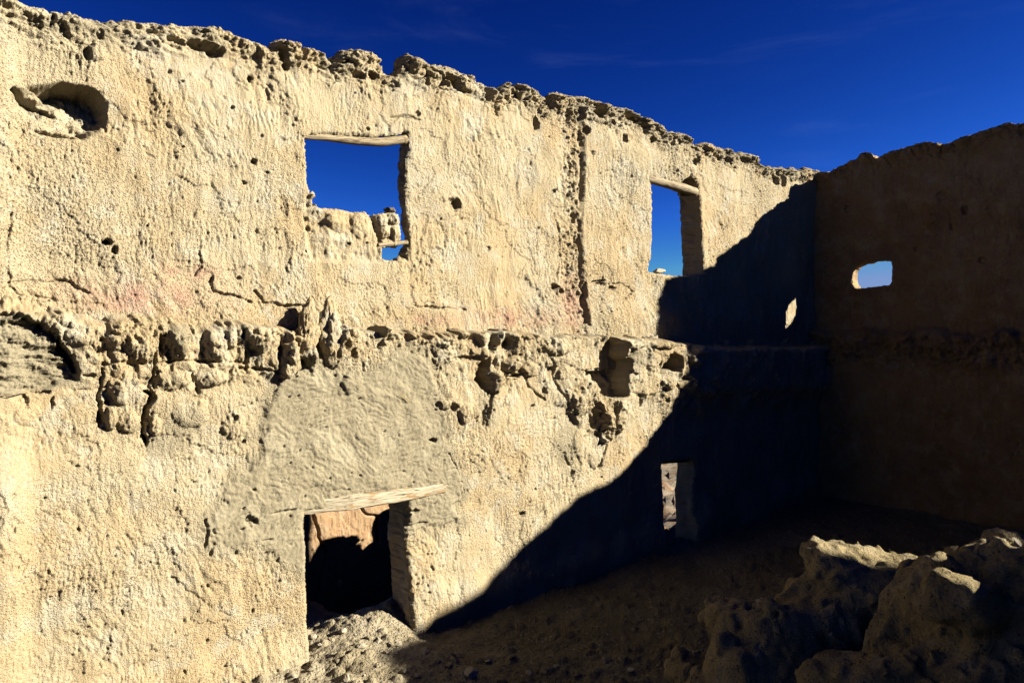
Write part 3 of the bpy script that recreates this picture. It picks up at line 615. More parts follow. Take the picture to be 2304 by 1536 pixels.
    for x, y, rx, ry, a, r in ((688,785,20,46,.13,.25),(655,805,18,36,.14,.25),(748,780,24,56,.10,0),(705,800,12,40,.06,0),(768,765,12,40,.06,-.2),(640,835,12,16,.1,0),(780,745,28,30,.06,0),(870,740,14,16,.10,0),(935,750,12,14,.07,0),(968,745,18,15,.09,0),(1000,770,12,14,.07,0),(1045,745,14,17,.09,0),(1085,755,13,22,.10,0),(1120,755,11,22,.11,0),(1150,752,12,22,.11,0),(1180,748,16,16,.07,0),(1115,860,16,26,.13,-.2),(1150,820,18,16,.10,0),(1190,830,18,18,.09,0),(1250,780,32,18,.07,0),(1240,815,20,12,.06,0),(1360,960,10,36,.17,-.05),(1348,930,10,22,.08,0),(1395,785,18,18,.12,0),(1425,800,18,40,.10,0),(1450,860,32,30,.05,0),(1545,800,22,20,.12,0),(1555,785,18,12,.1,0),(1480,775,22,10,.08,0),(1415,772,24,12,.09,0),(1530,860,25,14,.08,0),(1490,860,14,14,.09,0),(1300,900,22,30,.06,.4),(400,770,22,38,.13,.1),(310,775,38,40,.08,0),(260,775,20,16,.06,0),(485,770,28,40,.08,0),(520,760,14,24,.07,0),(585,765,20,34,.08,0),(395,855,40,22,.06,0),(475,850,34,22,.06,0),(265,880,20,30,.08,.3),(290,950,26,30,.06,0),(430,930,40,36,.05,0),(350,960,14,26,.05,0),(250,940,12,26,.08,0),(530,960,26,30,.04,0),(790,860,24,26,.05,0),(60,930,30,26,.04,0),(190,740,44,40,.05,.3),(1310,1000,20,40,.04,.4),(1340,1030,14,22,.04,.3),(1000,910,16,12,.06,0),(1045,930,18,22,.06,0),(1390,905,14,18,.05,0)):
        Fe.bump(H, U, Z, x, y, rx, ry, a, rot=r)
    cr_ = [([(335,870),(345,850),(350,830),(345,800)],4,.10),([(328,880),(345,895),(330,920),(322,950),(324,990)],4,.12),([(232,830),(222,900),(228,950)],3,.05),([(250,812),(300,818),(420,812),(560,816)],3,.05),([(540,828),(600,832),(640,840)],3,.05),([(1240,740),(1235,800),(1250,860),(1290,930)],3,.05),([(1270,1020),(1290,1060)],3,.04),([(1385,905),(1380,960),(1352,1050)],3,.05),([(1130,850),(1110,890),(1092,960)],4,.08),([(1180,840),(1190,870),(1225,900)],3,.05),([(180,880),(240,870),(262,862)],3,.03),([(10,890),(40,880),(110,885)],3,.05),([(612,905),(625,862),(640,838),(700,826)],2,.02),([(1008,1020),(1032,1058),(1046,1108)],2,.02),([(462,1230),(466,1200),(462,1170)],3,.04),([(470,1250),(478,1225)],3,.04)]
    for k, (Pp, wd, dp) in enumerate(cr_): Fe.crack(H, U, Z, Pp, wd, dp, seed=50 + k)
    Fe.cave(H, U, Z, [(1360,760),(1385,752),(1400,770),(1398,800),(1412,812),(1408,850),(1412,890),(1390,900),(1352,892),(1335,860),(1312,846),(1318,832),(1345,828),(1346,795)], .40, tilt=-0.3)
    Fe.cave(H, U, Z, [(1488,797),(1500,790),(1515,800),(1518,825),(1512,838),(1490,832),(1474,834),(1478,822),(1484,812)], .38)
    Fe.cave(H, U, Z, [(1080,806),(1098,805),(1104,818),(1100,850),(1106,872),(1094,884),(1080,868),(1066,856),(1078,832)], .34)
    Fe.cave(H, U, Z, [(322,975),(330,980),(337,996),(334,1010),(326,1006),(321,990)], .30, edge=.02)
    Fe.cave(H, U, Z, [(125,755),(140,770),(158,800),(172,815),(180,840),(168,838),(150,812),(132,800),(128,775)], .26, edge=.02)
    # sockets in the clay round the plank and the doorway corner
    for x, y, rx, ry, dp in ((560,1170,10,10,.05),(575,1172,5,7,.06),(935,1150,8,6,.05),(920,1155,6,10,.05),(640,1150,30,4,.03),(940,1180,22,5,.03),(600,1215,14,4,.03)): Fe.pit(H, U, Z, x, y, rx, ry, dp)
    e = np.clip(np.minimum(-sd_poly(O_DOOR1, U, Z), -sd_poly(O_DOOR2, U, Z)), 0, 1); r0 = 0.06
    H -= r0 - np.sqrt(np.clip(r0 ** 2 - np.clip(r0 - e, 0, r0) ** 2, 0, None))
    H += 0.12 * (1 - sst(0.55, 0.85, U))
    H += 0.10 * (1 - sst(0.0, 0.45, Z + 0.2 * noise2(U * 2, Z * 0, 3)))
    return H
def A_lower(U, Z, F):
    A = np.zeros(U.shape + (3,))
    Q = loF.pts([(-80,710),(60,700),(120,735),(150,775),(180,830),(180,868),(60,885),(-80,890)])
    r = sst(-0.03, 0.03, sd_poly(Q, U, Z) + 0.03 * fbm2(U * 6, Z * 6, 1, 3))
    for (x, y, rx, ry) in ((398,765,30,40),(575,800,20,30),(420,960,50,50),(1095,905,30,60),(700,820,60,10),(1430,800,30,30),(380,1000,60,30),(940,790,50,20),(1270,1000,30,60)):
        cu, cz = loF.conv(x, y); q = abs(loF.conv(x + rx, y)[0] - cu); p = abs(loF.conv(x, y + ry)[1] - cz)
        r = np.maximum(r, 0.8 * sst(0.2, 0.7, np.exp(-((U - cu) / q) ** 2 - ((Z - cz) / p) ** 2) + 0.25 * fbm2(U * 5, Z * 5, 2, 4)))
    r = np.maximum(r, 0.9 * sst(-0.22, -0.01, patch_m(U, Z) + 0.07 * fbm2(U * 5, Z * 5, 3, 4)))
    A[..., 0] = np.clip(r, 0, 1)
    A[..., 2] = np.clip(0.55 + 0.7 * fbm2(U * 0.7, Z * 0.7, 42, 3), 0, 1)
    return A
def backL(u): return 0.45 + 0 * np.asarray(u)
def cls_lower(u, z): return (patch_m(u, z) > 0.0).astype(int)
usL = adaptive(-1.2, 18.0, depthY, 0.95); zsL = np.arange(-0.35, 4.75, 0.0105)
res = relief(usL, zsL, F_lower, H_lower, placeL, backL, classes=cls_lower, attrf=A_lower, side_noise=0.035, side_rows=12)
rear = add_rear(np.arange(-1.2, 18, 0.05), np.arange(-0.35, 4.0, 0.05), lambda U, Z: F_lower(U, Z) - 0.03, placeL, backL)
j = join(res[0], rear); mesh_obj('lower_storey', *j[:3], M_WALL, main, j[3])
o = mesh_obj('clay_patch', *res[1][:3], M_CLAY, main, res[1][3]); tag(o, 'smooth grey hand-smeared clay round the plank over the doorway')

# ---- logs and planks
def beam(name, pts, rads, mat, parent, flat=1.0, n=14, seed=0, ends=True, rough=0.05):
    """tapered, slightly bent log along world points"""
    pts = np.array(pts, float); M = 40; t = np.linspace(0, len(pts) - 1, M); C = np.stack([np.interp(t, range(len(pts)), pts[:, k]) for k in range(3)], 1)
    Rr = np.interp(t, range(len(rads)) if len(rads) == len(pts) else np.linspace(0, len(pts) - 1, len(rads)), rads)
    L = np.linalg.norm(pts[-1] - pts[0]); ax = (pts[-1] - pts[0]) / L
    b = np.cross(ax, [0, 0, 1.0]); b /= np.linalg.norm(b); c = np.cross(b, ax)
    V = []
    s = np.linspace(0, L, M)
    for k in range(M):
        for q in range(n):
            a = 2 * math.pi * q / n
            if flat == 1.0: cu, cv = math.cos(a), math.sin(a)
            else:
                e = 0.35; cu = abs(math.cos(a)) ** e * np.sign(math.cos(a)); cv = abs(math.sin(a)) ** e * np.sign(math.sin(a))
            r = Rr[k] * (1 + rough * float(fbm3(np.array(cu * 1.3 + seed), np.array(cv * 1.3), np.array(s[k] * 3.0), seed, 3)))
            V.append((s[k], cu * r * (flat if flat != 1.0 else 1), cv * r))
    Fc = []
    for k in range(M - 1):
        for q in range(n): Fc.append((k * n + q, k * n + (q + 1) % n, (k + 1) * n + (q + 1) % n, (k + 1) * n + q))
    Fc.append(tuple(range(n))[::-1]); Fc.append(tuple((M - 1) * n + q for q in range(n)))
    # bend offsets, in local frame
    V = np.array(V); line = pts[0] + np.outer(s, ax); off = C - line
    offl = np.stack([off @ ax, off @ b, off @ c], 1); V += np.repeat(offl, n, 0) * np.array([0, 1, 1])
    me = bpy.data.meshes.new(name); me.from_pydata(V.tolist(), [], Fc); me.materials.append(mat)
    for p in me.polygons: p.use_smooth = len(p.vertices) == 4 and flat == 1.0
    if flat != 1.0:
        for p in me.polygons: p.use_smooth = False
    o = bpy.data.objects.new(name, me); COL.objects.link(o)
    from mathutils import Matrix
    mw = Matrix(((ax[0], b[0], c[0], pts[0][0]), (ax[1], b[1], c[1], pts[0][1]), (ax[2], b[2], c[2], pts[0][2]), (0, 0, 0, 1)))
    if parent is not None:
        o.parent = parent; mw = Matrix.Translation(-Vector(parent.location)) @ mw
        o.matrix_basis = mw
    else: o.matrix_world = mw
    return o
def W(px, py, Y):
    x, z = onY(px, py, Y); return (x, Y, z)
o = beam('lintel', [W(672,305,.36), W(740,310,.36), W(820,318,.36), W(880,321,.35), W(913,314,.34), ], [.04,.045,.05,.058,.055], M_LOG, main, seed=1); tag(o, 'bent log over the left upper window')
o = beam('lintel', [W(1452,402,.36), W(1495,412,.30), W(1530,422,.25), W(1564,432,.22)], [.06,.075,.095,.085], M_LOG, main, seed=4, rough=.12); tag(o, 'thick bleached log slanting out over the right upper window')
o = beam('stick', [W(1527,437,.34), W(1545,438,.34), W(1568,430,.36)], [.03,.045,.04], M_LOG, main, seed=6); tag(o, 'short dark stick end under the bleached log')
o = beam('lintel', [W(850,552,.36), W(880,549,.36), W(916,545,.36)], [.028,.03,.03], M_LOG, main, seed=9); tag(o, 'thin stick over the small gap in the window infill')
o = beam('lintel', [W(662,1147,.06), W(760,1134,.0), W(900,1113,-.015), W(1001,1097,-.005)], [.07,.09,.075,.062], M_PLANK, main, flat=0.45, n=32, seed=12, rough=.16); tag(o, 'pale sawn plank with orange stains over the left doorway')
o = beam('lintel', [W(650,1138,.20), W(960,1085,.20)], [.07,.06], M_LOG, main, flat=1.9, n=20, seed=13); tag(o, 'dark inner beam behind the plank over the left doorway')
o = beam('lintel', [W(1470,1036,.2), W(1600,1028,.2)], [.07,.07], M_LOG, main, seed=15); tag(o, 'dark log over the right doorway')

# ------------------------------------------------------------------ side wall (in its own shade); its broken top throws the diagonal shadow
sdF = Feat(lambda x, y: onX(x, y, XC))
XR = XC + 0.02
vis = [(1790,392),(1860,388),(1880,380),(1905,370),(1928,358),(1934,347),(1948,343),(1962,345),(1972,357),(1990,350),(2020,338),(2060,326),(2085,320),(2110,322),(2130,326),(2160,312),(2200,300),(2235,288),(2262,279),(2285,281),(2304,276)]
prof = [onX(x, y, XR) for x, y in vis]
def back_trace(px, py, Y):
    x, z = onY(px, py, Y); t = (XR - x) / SA; return (Y - t * SB, z + t * SC_)
shadow_px = [((1560,612),YU-.03),((1530,618),YU-.03),((1502,628),YU-.03),((1490,650),YU-.03),((1481,690),YU-.03),((1471,744),YU-.03),
             ((1548,900),YL-.26),((1525,925),YL-.16),((1460,1000),YL-.02),((1405,1062),YL-.02),((1385,1078),YL-.02),((1345,1095),YL-.02),((1310,1112),YL-.02),((1270,1148),YL-.02),((1200,1212),YL-.02),((1170,1238),YL-.02),((1100,1308),YL-.02),((1040,1352),YL-.02),((980,1384),YL-.02),((925,1424),YL-.03),((885,1470),YL-.05)]
cast = [back_trace(p[0], p[1], Y) for p, Y in shadow_px]
cast = [c for c in cast if c[0] < -4.15]
prof += cast
prof.sort()
PT = np.array(prof)
y_end = PT[0, 0]
EXT = [(-22.0, 9.4), (-18.5, 10.1), (-17.4, 10.1), (-17.0, 10.1), (-16.76, 10.05), (-16.69, 9.8), (-16.63, 9.0), (-16.2, 9.0), (-15.9, 9.2), (-15.5, 9.1), (-14.8, 8.3), (-13.8, 8.0), (-13.0, 8.1), (-12.3, 8.0)]  # unseen wall top past the view, heights shaped to shade the foreground stump
EXT = [e for e in EXT if e[0] < y_end - 0.2]
PT = np.concatenate([np.array(EXT), PT])
WIN3 = np.array([onX(x, y, XC) for x, y in [(1918,612),(1926,598),(1945,590),(1975,587),(2003,586),(2006,600),(2006,632),(2000,641),(1975,644),(1950,648),(1925,648),(1917,636)]])
def F_side(U, Z):
    wz = Z + 0.018 * fbm2(U * 7, Z * 7, 19, 4, 0.6); wu = U + 0.015 * fbm2(U * 9, Z * 9, 20, 3)
    f = (np.interp(wu, PT[:, 0], PT[:, 1]) - wz) * 0.85
    f = np.minimum(f, 0.7); return np.minimum(f, -sd_poly(WIN3, wu, wz))
def H_side(U, Z, F):
    H = texture(U, Z, 0.9 + 0 * U, 300) * 1.3
    top = np.interp(U, PT[:, 0], PT[:, 1]); band = 1 - sst(0.1, 0.5, top - Z)
    f1, f2, i = worley2(U * 3.6, Z * 4.6, 121); H += band * (0.08 * (1 - f1) - 0.05 * (1 - sst(0, .16, f2 - f1)) + 0.05 * fbm2(U * 5, Z * 7, 122, 4))
    lo = 1 - sst(3.62, 3.80, Z + 0.10 * fbm2(U * 1.6, Z, 5, 5, 0.6))
    f1, f2, i = worley2(U * 3.2, Z * 2.2, 123); B = lo * sst(2.8, 3.2, Z)
    H += 0.30 * lo + B * (0.09 * (1 - f1) * i + 0.17 * fbm2(U * 2.5, Z * 2.5, 124, 6, 0.6))
    for k, p in enumerate([(2170,472,7,10,.12,0),(2140,510,5,7,.08,0),(2210,585,8,8,.08,0),(1905,470,6,8,.08,0),(2060,560,6,6,.06,0),(2120,440,16,10,.05,0)]): sdF.pit(H, U, Z, *p[:5], rot=p[5])
    e = np.clip(-sd_poly(WIN3, U, Z), 0, 1); r0 = 0.06; H -= r0 - np.sqrt(np.clip(r0 ** 2 - np.clip(r0 - e, 0, r0) ** 2, 0, None))
    return H
def placeS(u, z, d): return np.stack([XC - d, u, z], 1)
def A_side(U, Z, F):
    A = np.zeros(U.shape + (3,)); A[..., 1] = 0.5; A[..., 2] = 0.8; return A
side = empty('side_wall', (XC + 0.2, -5, 0)); tag(side, 'dark shaded mud wall at the right with one small squarish window hole', 'wall')
ysS = np.concatenate([np.arange(-22, -5, 0.035), np.arange(-5, 0.9, 0.018)]); zsS = np.arange(-0.3, 10.2, 0.022)
r_ = relief(ysS, zsS, F_side, H_side, placeS, lambda u: 0.34 + 0 * np.asarray(u), attrf=A_side, side_noise=0.02, side_rows=10)
V, L, S, A = r_[0]
rr = add_rear(np.arange(-22, 0.9, 0.06), np.arange(-0.3, 10.2, 0.06), lambda U, Z: F_side(U, Z) - 0.03, placeS, lambda u: 0.34 + 0 * np.asarray(u))
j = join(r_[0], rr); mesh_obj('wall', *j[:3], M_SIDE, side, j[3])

# unseen wall added behind the camera to keep sky fill off the shadows
rt = np.array([(-6.0, 6.0), (-3.0, 6.7), (0.0, 6.3), (2.5, 6.8), (4.0, 6.5), (7.0, 6.9), (9.5, 6.4), (12.0, 6.9), (16.7, 7.3)])
F_rear = lambda U, Z: np.minimum((np.interp(U, rt[:, 0], rt[:, 1]) - Z - 0.10 * fbm2(U * 1.6, Z * 1.6, 701, 5, 0.6)) * 0.9, 0.7)
r_ = relief(np.arange(-6.0, 16.6, 0.06), np.arange(-0.3, 8.0, 0.06), F_rear, lambda U, Z, F: texture(U, Z, 0.8 + 0 * U, 700), lambda u, z, d: np.stack([u, -13.5 + d, z], 1), lambda u: 0.5 + 0 * np.asarray(u), attrf=A_side, side_rows=5)
rw = empty('sky_blocking_wall', (5, -13.7, 0)); tag(rw, 'unseen mud wall added behind the camera to block low sky light', 'wall')
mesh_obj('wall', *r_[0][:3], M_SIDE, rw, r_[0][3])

# ------------------------------------------------------------------ ground: one sheet from the courtyard to the horizon
def gnd(x, y):
    x = np.asarray(x, float); y = np.asarray(y, float)
    z = 0.03 * fbm2(x * 0.5, y * 0.5, 401, 3) - 0.07 - 0.15 * sst(4.5, 5.0, x)
    # threshold rubble inside the doorways
    for (cx, cy, rx, ry, h) in ((4.25, 0.35, 0.9, 0.4, 0.12), (4.95, 0.50, 0.34, 0.40, 0.30), (10.9, 0.4, 1.0, 0.8, -0.12), (3.9, -0.3, 0.6, 0.35, 0.06)):
        z = z + h * np.exp(-((x - cx) / rx) ** 2 - ((y - cy) / ry) ** 2)
    bh = np.clip(y - 0.75, 0, None)                            # falls away behind the wall
    drop = 0.42 * bh + 2.8 * sst(0.0, 0.8, bh) * sst(7.2, 8.8, x)
    base = -drop
    base = np.where(base < -18, -18 + (base + 18) * 0.05, base)
    big = sst(3, 14, np.maximum(bh, x - 20))
    base = base + big * (1.4 * fbm2(x * 0.12, y * 0.12, 403, 5, 0.55) + 1.0 * np.abs(fbm2(x * 0.33, y * 0.33, 404, 5, 0.6)) + 0.5 * sst(0.1, 0.2, fbm2(x * 0.5, y * 0.2, 409, 4)))
    r = np.hypot(x, y)
    base = base + sst(120, 900, r) * (fbm2(x * 0.004, y * 0.004, 405, 4) * 40 - 10)
    near = np.exp(-(np.maximum(r - 16, 0) / 8) ** 2)
    f1, f2, i = worley2(x * 7, y * 7, 406); f3, f4, i3 = worley2(x * 17, y * 17, 407)
    rub = 0.05 * np.sqrt(np.clip(1 - (f1 / 0.5) ** 2, 0, 1)) * (i > 0.80) * i + 0.016 * np.sqrt(np.clip(1 - (f3 / 0.5) ** 2, 0, 1)) * (i3 > 0.6) + 0.05 * fbm2(x * 1.6, y * 1.6, 408, 6, 0.58)
    return z + base + near * rub
def spread_axis(a, b, fine, far):
    core = np.arange(a, b, fine); out = []; s = fine; p = core[-1]
    while p < far: s *= 1.03; p += s; out.append(p)
    lo = []; s = fine; p = a
    while p > -far: s *= 1.035; p -= s; lo.append(p)
    return np.concatenate([lo[::-1], core, out])
gx = spread_axis(1.5, 16.8, 0.03, 6000); gy = spread_axis(-4.5, 1.6, 0.025, 6000)
GX, GY = np.meshgrid(gx, gy); GZ = gnd(GX, GY); ii = np.arange(GX.size).reshape(GX.shape)
qd = np.stack([ii[:-1, :-1], ii[:-1, 1:], ii[1:, 1:], ii[1:, :-1]], -1).reshape(-1, 4)
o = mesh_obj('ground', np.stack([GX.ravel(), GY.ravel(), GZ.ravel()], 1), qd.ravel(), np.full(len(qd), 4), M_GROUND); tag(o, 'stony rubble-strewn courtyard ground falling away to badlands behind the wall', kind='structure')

# ------------------------------------------------------------------ wall seen through the left doorway, and the low wall whose shadow lies on it
YB = 10.0
bkF = Feat(lambda x, y: onY(x, y, YB))
bt = bkF.pts([(600,1060),(700,1050),(760,1058),(830,1046),(900,1060),(960,1052)])
def F_back(U, Z):
    wz = Z + 0.03 * fbm2(U * 3, Z * 3, 501, 4)
    f = np.interp(U, bt[:, 0], bt[:, 1]) - wz
    cu, cz = bkF.conv(766, 1310); q = abs(bkF.conv(774, 1310)[0] - cu)
    f = np.minimum(f, np.hypot(U - cu, (Z - cz)) - q)
    cu, cz = bkF.conv(804, 1311); q = abs(bkF.conv(807, 1310)[0] - cu)
    return np.minimum(f, np.hypot(U - cu, (Z - cz)) - q)
def H_back(U, Z, F):
    H = texture(U, Z, 0.5 + 0 * U, 500) * 1.2
    for k, (P, wd, dp) in enumerate([([(703,1155),(715,1190),(722,1220),(735,1240)],3,.16),([(812,1140),(825,1158),(848,1160),(850,1215)],2.5,.12),([(735,1240),(722,1290),(715,1340)],2,.08),([(790,1225),(800,1230),(815,1215)],2,.06)]):
        P = bkF.pts(P); d = d_line(P, U + 0.03 * fbm2(U * 6, Z * 6, k, 3), Z); H -= dp * (1 - sst(0.01, 0.05, d))
    return H
bw = empty('back_wall', (9, YB, -4)); tag(bw, 'cracked ochre wall behind the left doorway, half lit and half shaded', 'wall')
r_ = relief(np.arange(6.0, 13.0, 0.025), np.arange(-7.0, 1.2, 0.025), F_back, H_back, lambda u, z, d: np.stack([u, YB - d, z], 1), lambda u: 0.4 + 0 * np.asarray(u), attrf=lambda U, Z, F: np.stack([0*U, 0*U+.3, 0*U+.4], -1), side_rows=5)
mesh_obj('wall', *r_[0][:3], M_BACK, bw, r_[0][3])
# low wall standing between, its top traced back along the sun from the shadow seen on the back wall
XO = 13.0
sh2 = [(560,1420),(640,1400),(690,1320),(705,1290),(722,1235),(735,1212),(760,1206),(772,1208),(776,1212),(782,1205),(795,1204),(799,1225),(801,1252),(815,1245),(835,1228),(850,1215),(852,1180),(858,1160),(872,1148),(885,1142),(910,1140),(1000,1130)]
lt = []
for (x, y) in sh2:
    u, z = onY(x, y, YB); t = (XO + 0.2 - u) / SA; lt.append((YB - t * SB, z + t * SC_))
lt = np.array(sorted(lt))
def F_low(U, Z): return np.interp(U, lt[:, 0], lt[:, 1]) - Z - 0.01 * fbm2(U * 6, Z * 6, 511, 3)
lw = empty('low_wall', (XO, 6.5, -4)); tag(lw, 'stepped ruined wall stub beyond the main wall that shades the back wall', 'wall')
y0_, y1_ = lt[0, 0] - 0.3, YB - 0.1
r_ = relief(np.arange(y0_, y1_, 0.04), np.arange(-6.5, 2.6, 0.04), F_low, lambda U, Z, F: texture(U, Z, 0.6 + 0 * U, 510), lambda u, z, d: np.stack([XO - d, u, z], 1), lambda u: 0.4 + 0 * np.asarray(u), side_rows=6, side_noise=0.02)
rr = add_rear(np.arange(y0_, y1_, 0.06), np.arange(-6.5, 2.6, 0.06), F_low, lambda u, z, d: np.stack([XO - d, u, z], 1), lambda u: 0.4 + 0 * np.asarray(u))
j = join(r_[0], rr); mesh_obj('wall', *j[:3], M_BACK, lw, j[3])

# ------------------------------------------------------------------ surface nets for massive lumps
def surface_nets(f, lo, h):
    """f: 3-D array, negative inside"""
    s = f < 0; nx, ny, nz = f.shape
    cnt = np.zeros((nx - 1, ny - 1, nz - 1)); P = np.zeros((nx - 1, ny - 1, nz - 1, 3))
    corners = [(i, j, k) for i in (0, 1) for j in (0, 1) for k in (0, 1)]
    def C(a, c): return a[c[0]:nx - 1 + c[0], c[1]:ny - 1 + c[1], c[2]:nz - 1 + c[2]]
    for a in corners:
        for ax in range(3):
            if a[ax] == 0:
                b = list(a); b[ax] = 1; fa = C(f, a); fb = C(f, b); m = (fa < 0) != (fb < 0)
                t = np.where(m, fa / np.where(m, fa - fb, 1), 0)
                cnt += m
                for q in range(3): P[..., q] += np.where(m, a[q] + (t if q == ax else 0), 0)
    act = cnt > 0; idx = -np.ones(act.shape, int); idx[act] = np.arange(act.sum())
    g = np.argwhere(act); V = lo + h * (g + P[act] / cnt[act][:, None])
    Q = []
    for ax in range(3):
        o1, o2 = [(1, 2), (2, 0), (0, 1)][ax]
        sl0 = [slice(1, -1)] * 3; sl0[ax] = slice(0, -1); sl1 = [slice(1, -1)] * 3; sl1[ax] = slice(1, None)
        a = s[tuple(sl0)]; b = s[tuple(sl1)]
        for flip in (False, True):
            m = (a & ~b) if not flip else (~a & b)
            e = np.argwhere(m)
            if not len(e): continue
            off = np.ones(3, int); off[ax] = 0; e = e + off
            d1 = np.zeros(3, int); d1[o1] = 1; d2 = np.zeros(3, int); d2[o2] = 1
            c = [e - d1 - d2, e - d2, e, e - d1]
            if flip: c = c[::-1]
            Q.append(np.stack([idx[tuple(k.T)] for k in c], 1))
    return V, np.concatenate(Q)

def largest_piece(V, Q):
    lab = np.arange(len(V)); e = np.concatenate([Q[:, [0, 1]], Q[:, [1, 2]], Q[:, [2, 3]], Q[:, [3, 0]]])
    for _ in range(3000):
        m = np.minimum(lab[e[:, 0]], lab[e[:, 1]]); new = lab.copy(); np.minimum.at(new, e[:, 0], m); np.minimum.at(new, e[:, 1], m); new = new[new]
        if (new == lab).all(): break
        lab = new
    ids, n = np.unique(lab[Q[:, 0]], return_counts=True)
    return Q[lab[Q[:, 0]] == ids[n.argmax()]]
# foreground remains of a wall: its crest is measured at chosen depths, then given body
crest = [(1655,1415,4.62),(1690,1362,4.7),(1740,1348,4.75),(1800,1342,4.8),(1850,1322,4.85),(2000,1312,4.9),(2090,1300,4.9),(2110,1262,4.45),(2150,1235,4.25),(2200,1218,4.15),(2304,1212,4.05),(2450,1190,3.95),(2650,1170,3.8)]
CP = np.array([depth_pt(x, y, Z) for x, y, Z in crest])
lo = np.array([3.1, -7.7, 0.62]); hi = np.array([7.0, -4.2, 2.75]); hh = 0.018
xs_ = np.arange(lo[0], hi[0], hh); ys_ = np.arange(lo[1], hi[1], hh); zs_ = np.arange(lo[2], hi[2], hh)
zreal = lambda z: np.where(z < 1.0, 1.0 - (1.0 - z) * 3.4, z)      # the foot of the heap is modelled more coarsely
def crest_h(x, y, sharp=1.0):
    """height of the heap over (x, y): runs along the crest line, falling off to both sides"""
    best = np.full(x.shape, -9.0); dmin = np.full(x.shape, 9.0); dep = np.zeros(x.shape)
    for a, b in zip(CP[:-1], CP[1:]):
        e = (b - a)[:2]; t = np.clip(((x - a[0]) * e[0] + (y - a[1]) * e[1]) / (e @ e), 0, 1)
        d = np.hypot(x - a[0] - e[0] * t, y - a[1] - e[1] * t); zt = a[2] + (b[2] - a[2]) * t
        m = d < dmin; dmin = np.where(m, d, dmin); best = np.where(m, zt, best)
        pa, pb = (a - CAM) @ fwd, (b - CAM) @ fwd; dep = np.where(m, pa + (pb - pa) * t, dep)
    return best, dmin, dep
X2, Y2 = np.meshgrid(xs_, ys_, indexing='ij'); bz, dm, dcr = crest_h(X2, Y2)
camside = ((X2 - CAM[0]) * fwd[0] + (Y2 - CAM[1]) * fwd[1]) < dcr
lat = (X2 - CP[0][0]) * rgt[0] + (Y2 - CP[0][1]) * rgt[1]
prof_h = bz - 0.03 - np.where(camside, 1.25, 2.2) * np.clip(dm - 0.20, 0, None)
prof_h += 0.14 * fbm2(X2 * 1.6, Y2 * 1.6, 601, 3) * sst(0.2, 0.7, dm)
prof_h -= 1.6 * np.clip(-lat - 0.06, 0, None)
X3, Y3, Z3 = np.meshgrid(xs_, ys_, zreal(zs_), indexing='ij')
f = (Z3 - prof_h[..., None]) * 0.55
def add_block(f, c, half, ang, tilt, rnd_=0.03):
    """clods and broken bricks bedded in the heap"""
    R_ = max(half) * 1.8; sl = tuple(slice(max(int((c[k] - R_ - lo[k]) / hh), 0), int((c[k] + R_ - lo[k]) / hh) + 2) for k in range(3))
    if c[2] < 1.1: return
    x = X3[sl] - c[0]; y = Y3[sl] - c[1]; z = Z3[sl] - c[2]
    if x.size == 0: return
    x, y = x * math.cos(ang) + y * math.sin(ang), -x * math.sin(ang) + y * math.cos(ang)
    x, z = x * math.cos(tilt) + z * math.sin(tilt), -x * math.sin(tilt) + z * math.cos(tilt)
    qx = np.abs(x) - half[0] + rnd_; qy = np.abs(y) - half[1] + rnd_; qz = np.abs(z) - half[2] + rnd_
    d = np.sqrt(np.clip(qx, 0, None) ** 2 + np.clip(qy, 0, None) ** 2 + np.clip(qz, 0, None) ** 2) + np.minimum(np.maximum(qx, np.maximum(qy, qz)), 0) - rnd_
    f[sl] = np.minimum(f[sl], d)
rs = np.random.RandomState(11)
for k in range(200):
    cx = rs.uniform(3.2, 6.9); cy = rs.uniform(-7.6, -4.3); i_, j_ = int((cx - lo[0]) / hh), int((cy - lo[1]) / hh)
    if dm[i_, j_] > 1.3: continue
    sz = rs.choice([0.06, 0.11, 0.17, 0.24], p=[.35, .3, .2, .15]); hgt = prof_h[i_, j_] - sz * (0.15 + (0.5 if dm[i_, j_] < 0.25 else 0))
    add_block(f, (cx, cy, hgt), (sz * rs.uniform(.8, 1.4), sz * rs.uniform(.6, 1), sz * rs.uniform(.4, .8)), rs.uniform(0, 3), rs.uniform(-.5, .5), sz * 0.45)
f = f + 0.030 * fbm3(X3 * 3.2, Y3 * 3.2, Z3 * 3.2, 602, 2, 0.5)
f = f - 0.045 * np.abs(fbm3(X3 * 5.0, Y3 * 5.0, Z3 * 5.0, 603, 3, 0.6)) + 0.010
f = f + 0.013 * fbm3(X3 * 13, Y3 * 13, Z3 * 13, 604, 3, 0.7)
f = np.maximum(f, zreal(zs_)[1] + 0.02 - Z3)
f[0] = f[-1] = 1; f[:, 0] = f[:, -1] = 1; f[:, :, 0] = 1; f[:, :, -1] = 1
V, Q = surface_nets(f, lo, hh); V[:, 2] = zreal(V[:, 2]); Q = largest_piece(V, Q)
mound = empty('broken_wall', (5.2, -5.6, 0)); tag(mound, 'crumbled stony wall stump in the dark foreground at the lower right', 'ruined wall')
A = np.zeros((len(V), 3)); A[:, 2] = 1
mesh_obj('rubble', V, Q.ravel(), np.full(len(Q), 4), M_MOUND, mound, A)
